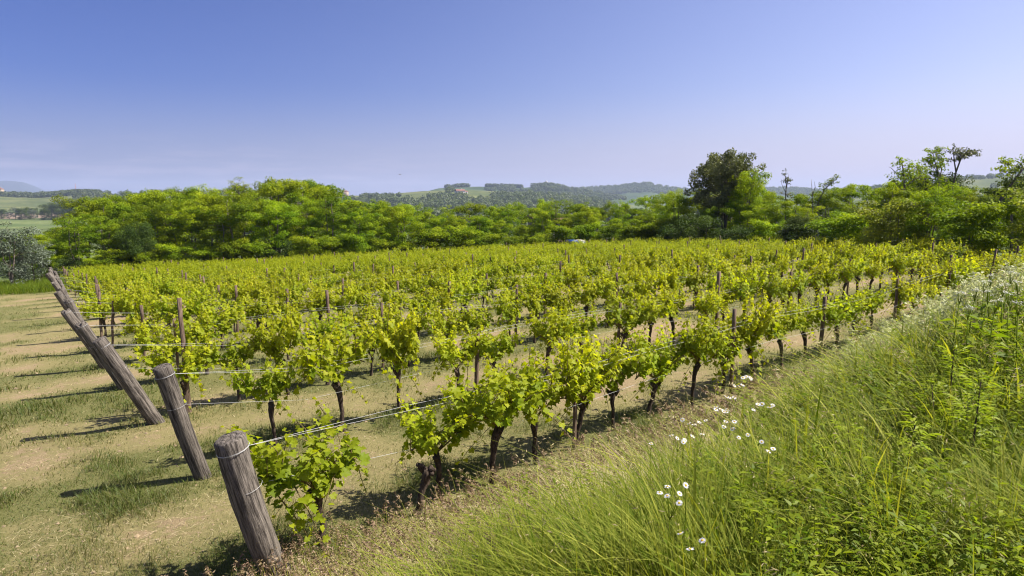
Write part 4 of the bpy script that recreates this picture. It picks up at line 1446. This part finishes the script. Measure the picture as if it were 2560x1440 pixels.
w = np.where(~isdry & (gr.uniform(0, 1, len(x)) < .16), w * 2.0, w)
P = np.stack([x, y, gz(x, y) - .02], -1)
near = rr < 5
mb = MB()
for dsel, mi_ in ((~isdry, 0), (isdry, 1)):
    tt_ = tint if mi_ == 0 else np.clip((tint - .45) / .55, 0, 1)
    for sel, sg in ((near & dsel, 5), (~near & dsel, 3)):
        blades(mb, P[sel], h[sel], w[sel], az[sel], lean[sel], tt_[sel], sg, mi_)
tag(obj('tall_grass', mb.mesh('tall_grass', [M['grass'], M['straw']])), 'tall unmown grass leaning down the bank in front', kind='stuff')
print('bank blades', len(x))

# seed-bearing stems
SEED = np.array([(0, 0, 0), (.5, .45, .12), (0, 1, 0), (-.5, .45, .12)])


def seed_stems(name, label, x, y, hh, tintr, headlen, nseed, sz, arch, stem_t, mat2, r, spread=.018, wide=.2):
    n = len(x)
    rr = np.hypot(x, y)
    P = np.stack([x, y, gz(x, y) - .02], -1)
    az = downhill + r.normal(scale=.9, size=n)
    lean = np.abs(r.normal(arch, .15, n)) + .08
    mb = MB()
    wst = .0022 * np.clip(rr / 3, .8, 2.6)
    c, d = blades(mb, P, hh, wst * np.ones(n), az, lean, np.full(n, stem_t), 5, 0)
    t = np.linspace(0, 1, nseed)
    tt = 1 - headlen * (1 - t)
    out = (lean * hh)[:, None] * (tt ** 1.8)[None]
    up = hh[:, None] * (tt[None] - (.35 * lean)[:, None] * (tt ** 2.2)[None])
    q = P[:, None] + d[:, None] * out[..., None]; q[..., 2] += up
    q = q + r.normal(scale=spread, size=q.shape) * np.clip(1.1 - t, .25, 1)[None, :, None]
    q = q.reshape(-1, 3); m = len(q)
    D = np.repeat(d, nseed, 0) * .8 + r.normal(scale=.45, size=(m, 3)); D[:, 2] -= .5
    R = frames(r.normal(size=(m, 3)), D)
    s = sz * r.uniform(.7, 1.3, m) * np.repeat(np.clip(rr / 3.5, .9, 2.2), nseed)
    scatter(mb, SEED, LQF, q, R, np.stack([s * wide, s, s], -1), r.uniform(*tintr, m), 1)
    tag(obj(name, mb.mesh(name, [M['grass'], M[mat2]])), label, kind='stuff')


x, y = sample_view(60000, 1.3, 16, 300, 3000, gr, 1.1)
U, V = uv(x, y); bk = bank(U, V)
ok = (U > 2.0 + .2 * np.clip(V - 2.2, -2, 7)) & (U < 3.92) & (V > .2) & (gr.uniform(0, 1, len(x)) < fbm(x * 1.1, y * 1.1, 71, 2) ** 1.5 * 1.6)
x1_, y1_ = x[ok][:2500], y[ok][:2500]
seed_stems('seeding_grass', 'brownish seed heads of dry grass along the foot of the bank', x1_, y1_, gr.uniform(.30, .52, len(x1_)) * (.65 + .4 * sst(3.8, 2.4, uv(x1_, y1_)[0])), (.5, 1), .26, 18, .021, .35, .75, 'seed', gr, .006, .32)
x, y = sample_view(60000, 1.5, 16, 1300, 3200, gr, 1.1)
U, V = uv(x, y); bk = bank(U, V)
ok = (U < 2.9) & (bk > .12) & (np.hypot(x, y) > 1.7) & (gr.uniform(0, 1, len(x)) < fbm(x * .9, y * .9, 77, 2) ** 2 * 1.5)
x1_, y1_ = x[ok][:420], y[ok][:420]
seed_stems('drooping_oat_grass', 'straw-coloured drooping oat heads arching over the bank grass', x1_, y1_, gr.uniform(.5, .8, len(x1_)), (0, .35), .30, 16, .024, .55, .55, 'seed', gr, .020)

# pale flowering weeds in hazy drifts
x, y = sample_view(90000, 2.5, 18, 1700, 3100, gr, 1.0)
U, V = uv(x, y); bk = bank(U, V)
ok = (U < 3.6) & (bk > .10) & (fbm(x * .5, y * .5, 83, 2) + .06 * (y > 4.5) > .53) & (y > 3.0)
x1_, y1_ = x[ok][:1700], y[ok][:1700]
seed_stems('pale_bedstraw', 'drifts of tiny pale yellow-white blossoms in the bank grass', x1_, y1_, gr.uniform(.5, .78, len(x1_)) * (.5 + .5 * sst(3.6, 2.2, uv(x1_, y1_)[0])), (0, 1), .36, 40, .016, .22, .15, 'haze_seed', gr, .045, .5)

# low leafy weeds among the grass
x, y = sample_view(70000, 1.5, 18, 1150, 3200, gr, 1.1)
U, V = uv(x, y); bk = bank(U, V)
ok = (U < 3.3) & (bk > .08) & (np.hypot(x, y) > 1.6) & (fbm(x * .8, y * .8, 91, 2) > .43) & (gr.uniform(0, 1, len(x)) < sst(3.4, 1.6, U) * .8 + .1)
x1_, y1_ = x[ok][:2300], y[ok][:2300]
mb = MB(); n = len(x1_)
P = np.stack([x1_, y1_, gz(x1_, y1_)], -1); hh = gr.uniform(.25, .62, n) * (.4 + .6 * sst(3.4, 2.0, uv(x1_, y1_)[0]))
rr = np.hypot(x1_, y1_)
nl = 30
t = np.tile(np.linspace(.25, 1, nl), n); I = np.repeat(np.arange(n), nl)
lx = gr.normal(scale=.10, size=(n, 2))
pp = P[I].copy(); pp[:, :2] += lx[I] * t[:, None]; pp[:, 2] += hh[I] * t
aa = gr.uniform(0, 6.28, len(I)) 
out = np.stack([np.cos(aa), np.sin(aa), gr.uniform(-.2, .7, len(I))], -1)
Rf = frames(np.stack([-out[:, 0] * .3, -out[:, 1] * .3, np.ones(len(I))], -1) + gr.normal(scale=.25, size=(len(I), 3)), out)
s = gr.uniform(.03, .085, len(I)) * (1.15 - .6 * t)
scatter(mb, LQ, LQF, pp, Rf, np.stack([s * .32 * np.clip(rr[I] / 4, 1, 2), s, s], -1), np.clip(np.repeat(gr.uniform(0, .8, n), nl) + gr.normal(scale=.15, size=len(I)), 0, 1), 0)
blades(mb, P, hh, np.full(n, .004), np.arctan2(lx[:, 1], lx[:, 0]), np.full(n, .1), np.full(n, .2), 3, 1)
tag(obj('leafy_weeds', mb.mesh('leafy_weeds', [M['weed'], M['grass']])), 'low leafy weeds filling the bank between grass blades', kind='stuff')

# mown grass and tufts on the vineyard floor and headland
x, y = sample_view(420000, 2.6, 44, -250, 2700, gr, 1.35)
U, V = uv(x, y); bk = bank(U, V)
g = greenness(x, y)
px = 1280 + FPX * x / y
ok = (bk < .05) & (U > 1.0) & (U < 50) & (y < edge_depth(px) + 2) & (gr.uniform(0, 1, len(x)) < np.clip((g - .30) * 1.7, .02, 1))
x, y, g = x[ok][:170000], y[ok][:170000], g[ok][:170000]
rr = np.hypot(x, y)
tuf = fbm(x * 2.2, y * 2.2, 97, 3)
h = gr.uniform(.014, .055, len(x)) * (.4 + 2.2 * np.clip(tuf - .38, 0, 1) * 2.2)
h *= np.clip(.6 + g, .6, 1.5)
w = gr.uniform(.0022, .0045, len(x)) * np.clip(rr / 4, .9, 3.5)
tint = np.clip(gr.normal(.62 - .55 * g, .26, len(x)), 0, 1)
mb = MB()
blades(mb, np.stack([x, y, gz(x, y) - .004], -1), h, w, gr.uniform(0, 6.28, len(x)), gr.uniform(.3, 1.1, len(x)), tint, 2)
tag(obj('mown_grass', mb.mesh('mown_grass', M['short_grass'])), 'thin mown grass over the vineyard floor and headland', kind='stuff')
print('mown', len(x))

# small stones, clods and dry litter on the bare soil
x, y = sample_view(60000, 2.6, 30, -200, 2500, gr, 1.4)
U, V = uv(x, y)
ok = (bank(U, V) < .03) & (U > 1) & (gr.uniform(0, 1, len(x)) < (1.1 - greenness(x, y)) * (.2 + 1.2 * vnoise(x * 1.7, y * 1.7, 5)))
x, y = x[ok][:16000], y[ok][:16000]
n = len(x)
CL = np.array([(1, 0, 0), (0, 1, 0), (-1, 0, 0), (0, -1, 0), (0, 0, .7), (.6, .5, .35)])
CF = [(0, 1, 4), (1, 2, 4), (2, 3, 4), (3, 0, 4)]
mb = MB(); sz = gr.gamma(1.6, .0028, n) * np.clip(np.hypot(x, y) / 5, 1, 2)
aa = gr.uniform(0, 6.28, n)
scatter(mb, CL, CF, np.stack([x, y, gz(x, y) - .001], -1), frames(np.array([0, 0, 1.]) + gr.normal(scale=.2, size=(n, 3)), np.stack([np.cos(aa), np.sin(aa), 0 * aa], -1)), np.stack([sz, sz * gr.uniform(.6, 1, n), sz], -1), gr.uniform(0, 1, n))
tag(obj('soil_clods', mb.mesh('soil_clods', plain_mat('dry clod', (.24, .18, .105), .95, vary=.35, nscale=30))), 'small dry clods and stones scattered on the bare soil', kind='stuff')
I = gr.permutation(n)[:9000]
m = len(I); az_ = gr.uniform(0, 6.28, m)
mb = MB()
blades(mb, np.stack([x[I] + gr.normal(scale=.2, size=m), y[I] + gr.normal(scale=.2, size=m), 0 * x[I]], -1) + np.stack([0 * x[I], 0 * x[I], gz(x[I], y[I]) + .003], -1), np.full(m, .02) * gr.uniform(.6, 1.4, m), np.full(m, .003) * np.clip(np.hypot(x[I], y[I]) / 5, .8, 2.5), az_, gr.uniform(2, 5, m), gr.uniform(0, 1, m), 2, 0, .18)
tag(obj('dry_litter', mb.mesh('dry_litter', M['straw'])), 'dry straw litter lying on the vineyard floor', kind='stuff')

# rough green verge before the wood at the left
x, y = sample_view(60000, 30.5, 41, -200, 330, gr, 1.0)
px = 1280 + FPX * x / y
ok = (y > 31.5 + 3.2 * sst(40, 300, px) + gr.uniform(-.5, .5, len(x)))
x, y = x[ok][:22000], y[ok][:22000]
mb = MB()
blades(mb, np.stack([x, y, gz(x, y)], -1), gr.uniform(.2, .6, len(x)), gr.uniform(.012, .03, len(x)), gr.uniform(0, 6.28, len(x)), gr.uniform(.2, .8, len(x)), np.clip(gr.normal(.08, .1, len(x)), 0, 1), 2)
tag(obj('verge_grass', mb.mesh('verge_grass', M['grass'])), 'rough bright green verge grass below the trees at the left', kind='stuff')


# flowers on the bank
def flower_head(mb_p, mb_d, c, R3, rad, npet=16):
    a = np.arange(npet) / npet * 2 * np.pi + rng.uniform(0, .3)
    out = np.stack([np.cos(a), np.sin(a), 0 * a + .08], -1) @ R3
    nr = np.tile(R3[2], (npet, 1)) + rng.normal(scale=.15, size=(npet, 3))
    scatter(mb_p, LQ * np.array([1, 1, .5]), LQF, c + out * rad * .28, frames(nr, out), np.stack([np.full(npet, rad * .30), np.full(npet, rad * .78), np.full(npet, rad)], -1), rng.uniform(0, 1, npet))
    tube(mb_d, [c - R3[2] * rad * .1, c + R3[2] * rad * .12, c + R3[2] * rad * .2], [rad * .34, rad * .36, rad * .18], 8)


def tilt_frame(r, amt=.35):
    z = np.array([r.normal(scale=amt) , r.normal(scale=amt) - .25, 1.0]); z /= np.linalg.norm(z)
    x = np.cross([0, 1., 0], z); x /= np.linalg.norm(x)
    return np.array([x, np.cross(z, x), z])


DAISY = [((1675, 1238), 5, 'cluster of five white daisies low in the green grass'), ((1714, 1226), 1, 'single white daisy right of the five-flower cluster'),
         ((1732, 1355), 3, 'three small white daisies nearest the bottom of the bank'), ((1698, 1094), 4, 'four white daisies above the single grass-level pair'),
         ((1806, 1026), 6, 'densest cluster of six white daisies beside the first row'), ((1826, 994), 3, 'three white daisies just behind the densest cluster'),
         ((1913, 1012), 4, 'four white daisies on a tall stem right of the densest cluster'), ((1884, 1024), 1, 'lone white daisy between the densest cluster and the tall stem'),
         ((1918, 1115), 3, 'three white daisies well to the right of the others'), ((1628, 1114), 1, 'small white daisy at the leaf edge of the first row'),
         ((1720, 1056), 3, 'three white daisies left of the densest cluster'), ((1822, 1062), 4, 'four white daisies directly below the densest cluster'),
         ((1756, 1058), 2, 'pair of white daisies between two larger clusters'), ((1848, 964), 3, 'three distant daisies near the vine leaves'),
         ((1870, 945), 4, 'farthest four white daisies below the vines'), ((1708, 1118), 1, 'white daisy just under the group of four'),
         ((1858, 1090), 2, 'pale pair of daisies over feathery leaves'), ((1745, 1085), 2, 'half hidden pair of daisies among grass heads')]
for q, ((px, py), nh, lab) in enumerate(DAISY):
    r = np.random.default_rng(1200 + q)
    hgt = .64 if py > 1150 else .56
    hd = at_ground(px, py, hgt)
    base = np.array([hd[0] + r.normal(scale=.03), hd[1] + .02, float(gz(hd[0], hd[1]))])
    t = thing('daisy_plant', lab, 'daisy plant', base, 0, 'white daisies on the bank')
    top = hd - base
    sm = MB(); tube(sm, [(0, 0, -.02), top * .5 + r.normal(scale=.01, size=3), top * .85], [.0032, .0028, .0022], 5)
    heads = []
    sc = .0135 * np.clip(hd[1] / 3.2, .9, 1.5)
    for k in range(nh):
        a = 6.28 * k / nh + r.uniform(0, .5); rad = 0 if nh == 1 else .034 * r.uniform(.7, 1.25) * (1 if nh > 2 else .7)
        hp = top + np.array([math.cos(a) * rad * 1.2, math.sin(a) * rad, r.normal(scale=.010)])
        tube(sm, [top * .85, (top * .85 + hp) / 2 + np.array([0, 0, -.004]), hp - np.array([0, 0, .004])], [.0018, .0015, .0012], 4)
        heads.append(hp)
    stem_o = obj('stem', sm.mesh('stem', M['weed'], True), t)
    lm = MB(); n = 9
    tt = r.uniform(.1, .75, n); aa = r.uniform(0, 6.28, n)
    out = np.stack([np.cos(aa), np.sin(aa), np.full(n, .6)], -1)
    scatter(lm, LQ, LQF, top[None] * tt[:, None], frames(np.tile([0, 0, 1.], (n, 1)), out), np.stack([np.full(n, .016), r.uniform(.05, .09, n), np.full(n, .05)], -1), r.uniform(0, .6, n))
    obj('leaves', lm.mesh('leaves', M['weed']), t)
    for hp in heads:
        mp_, md_ = MB(), MB()
        flower_head(mp_, md_, hp, tilt_frame(r), sc * r.uniform(.9, 1.15))
        fo = obj('flower', mp_.mesh('petals', M['petal']), t)
        obj('disc', md_.mesh('disc', M['disc'], True), fo)

# white flat-topped flowers on the bank at the right
r = np.random.default_rng(1300)
UMB = [(2478, 690), (2532, 682), (2462, 704), (2508, 712), (2546, 706), (2474, 730), (2524, 732), (2440, 724), (2490, 752), (2420, 768), (2548, 756), (2402, 732)]
for q, (px, py) in enumerate(UMB):
    hd = at_ground(px, py, .80)
    base = np.array([hd[0] + r.normal(scale=.04), hd[1] + r.normal(scale=.03), float(gz(hd[0], hd[1]))])
    top = hd - base
    t = thing('white_umbel_plant', '%s flat-topped white flower plant counting from the left on the bank\'s right edge' % nth(1 + sorted(UMB).index((px, py))), 'wildflower', base, 0, 'white flat-topped wildflowers')
    sm = MB(); tube(sm, [(0, 0, -.02), top * .55 + r.normal(scale=.012, size=3), top * .9], [.005, .004, .003], 5)
    fm = MB()
    for k in range(7):
        a = r.uniform(0, 6.28); rad = .03 * math.sqrt(r.uniform())
        hp = top + np.array([math.cos(a) * rad, math.sin(a) * rad, r.normal(scale=.006)])
        tube(sm, [top * .9, hp], [.002, .0014], 4)
        n = 12
        o_ = r.normal(scale=.006, size=(n, 3)) * np.array([1, 1, .5])
        scatter(fm, LQ, LQF, hp + o_, frames(np.array([0, -.2, 1.]) + r.normal(scale=.3, size=(n, 3)), r.normal(size=(n, 3))), np.stack([np.full(n, .005), np.full(n, .006), np.full(n, .004)], -1), r.uniform(0, 1, n))
    obj('stem', sm.mesh('stem', M['weed'], True), t)
    obj('umbel', fm.mesh('umbel', M['umbel']), t)
    lm = MB(); n = 16
    tt = r.uniform(.15, .8, n); aa = r.uniform(0, 6.28, n)
    out = np.stack([np.cos(aa), np.sin(aa), np.full(n, .5)], -1)
    scatter(lm, LQ, LQF, top[None] * tt[:, None], frames(np.tile([0, 0, 1.], (n, 1)) + r.normal(scale=.3, size=(n, 3)), out), np.stack([r.uniform(.03, .05, n), r.uniform(.08, .16, n), np.full(n, .1)], -1), r.uniform(0, .8, n))
    obj('leaves', lm.mesh('leaves', M['weed']), t)

# tall mugwort-like weeds
MUG = [((2288, 1062), .62, 'tall feathery weed with a dark stem in the right foreground'), ((2452, 955), .7, 'dark-stemmed weed near the right edge of the bank'), ((2420, 1010), .55, 'low feathery weed below the dark-stemmed one'),
       ((2385, 875), .7, 'bright green leafy weed behind the feathery one'), ((2120, 1075), .5, 'feathery weed left of the tall dark-stemmed one'),
       ((2210, 1240), .45, 'low bushy weed under the tall feathery one'), ((2330, 960), .6, 'leafy weed between the bright green and feathery ones'), ((1985, 1190), .45, 'small leafy weed amid the daisies'),
       ((1890, 1270), .42, 'leafy weed low in the middle of the bank')]
for q, ((px, py), hgt, lab) in enumerate(MUG):
    r = np.random.default_rng(1400 + q)
    hd = at_ground(px, py, hgt)
    base = np.array([hd[0] + .03, hd[1] + .02, float(gz(hd[0], hd[1]))]); top = hd - base
    t = thing('feathery_weed', lab, 'weed', base, 0, 'tall weeds on the bank')
    sm, lm = MB(), MB()
    st = [np.array([0, 0, -.02]), top * .5 + r.normal(scale=.015, size=3), top]
    tube(sm, st, [.006, .005, .002], 6)
    n = 46
    for k in range(n):
        f = .15 + .85 * (k / (n - 1)); a = k * 2.4 + r.normal(scale=.3)
        b0 = top * f
        L = (.17 - .09 * f) * r.uniform(.75, 1.2)
        o_ = np.array([math.cos(a), math.sin(a), .35 + .5 * f])
        for jx in range(7):                                    # pinnate leaf: narrow lobes along a rib
            s = .25 + .75 * jx / 6; side = (1 if jx % 2 else -1) * (.75 if jx < 6 else 0)
            pd = o_ + side * np.array([-math.sin(a), math.cos(a), 0])
            scatter(lm, LQ, LQF, (b0 + o_ * L * s * .6)[None], frames(np.array([[0, 0, 1.]]) + r.normal(scale=.25, size=(1, 3)), pd[None]), np.array([[L * .13, L * .52, L * .4]]), np.array([np.clip(.2 + .5 * f + r.normal(scale=.15), 0, 1)]))
    obj('stem', sm.mesh('stem', M['vine_bark'], True), t)
    obj('leaves', lm.mesh('leaves', M['weed']), t)

# ------------------------------------------------------------------ haze
m, n, l = newmat('valley haze')
pv = N(n, 'ShaderNodeVolumePrincipled')
pv.inputs['Color'].default_value = (.62, .74, 1.0, 1)
pv.inputs['Density'].default_value = 1.35e-4
pv.inputs['Anisotropy'].default_value = .1
o_ = N(n, 'ShaderNodeOutputMaterial'); l.new(pv.outputs[0], o_.inputs['Volume'])
b = MB(); boxm(b, (0, 3490, 63), (16000, 7200, 186)); hz = obj('haze', b.mesh('haze', m))
tag(hz, 'thin blue haze lying over the valley and far hills', kind='stuff')
print('objects', len(bpy.data.objects))
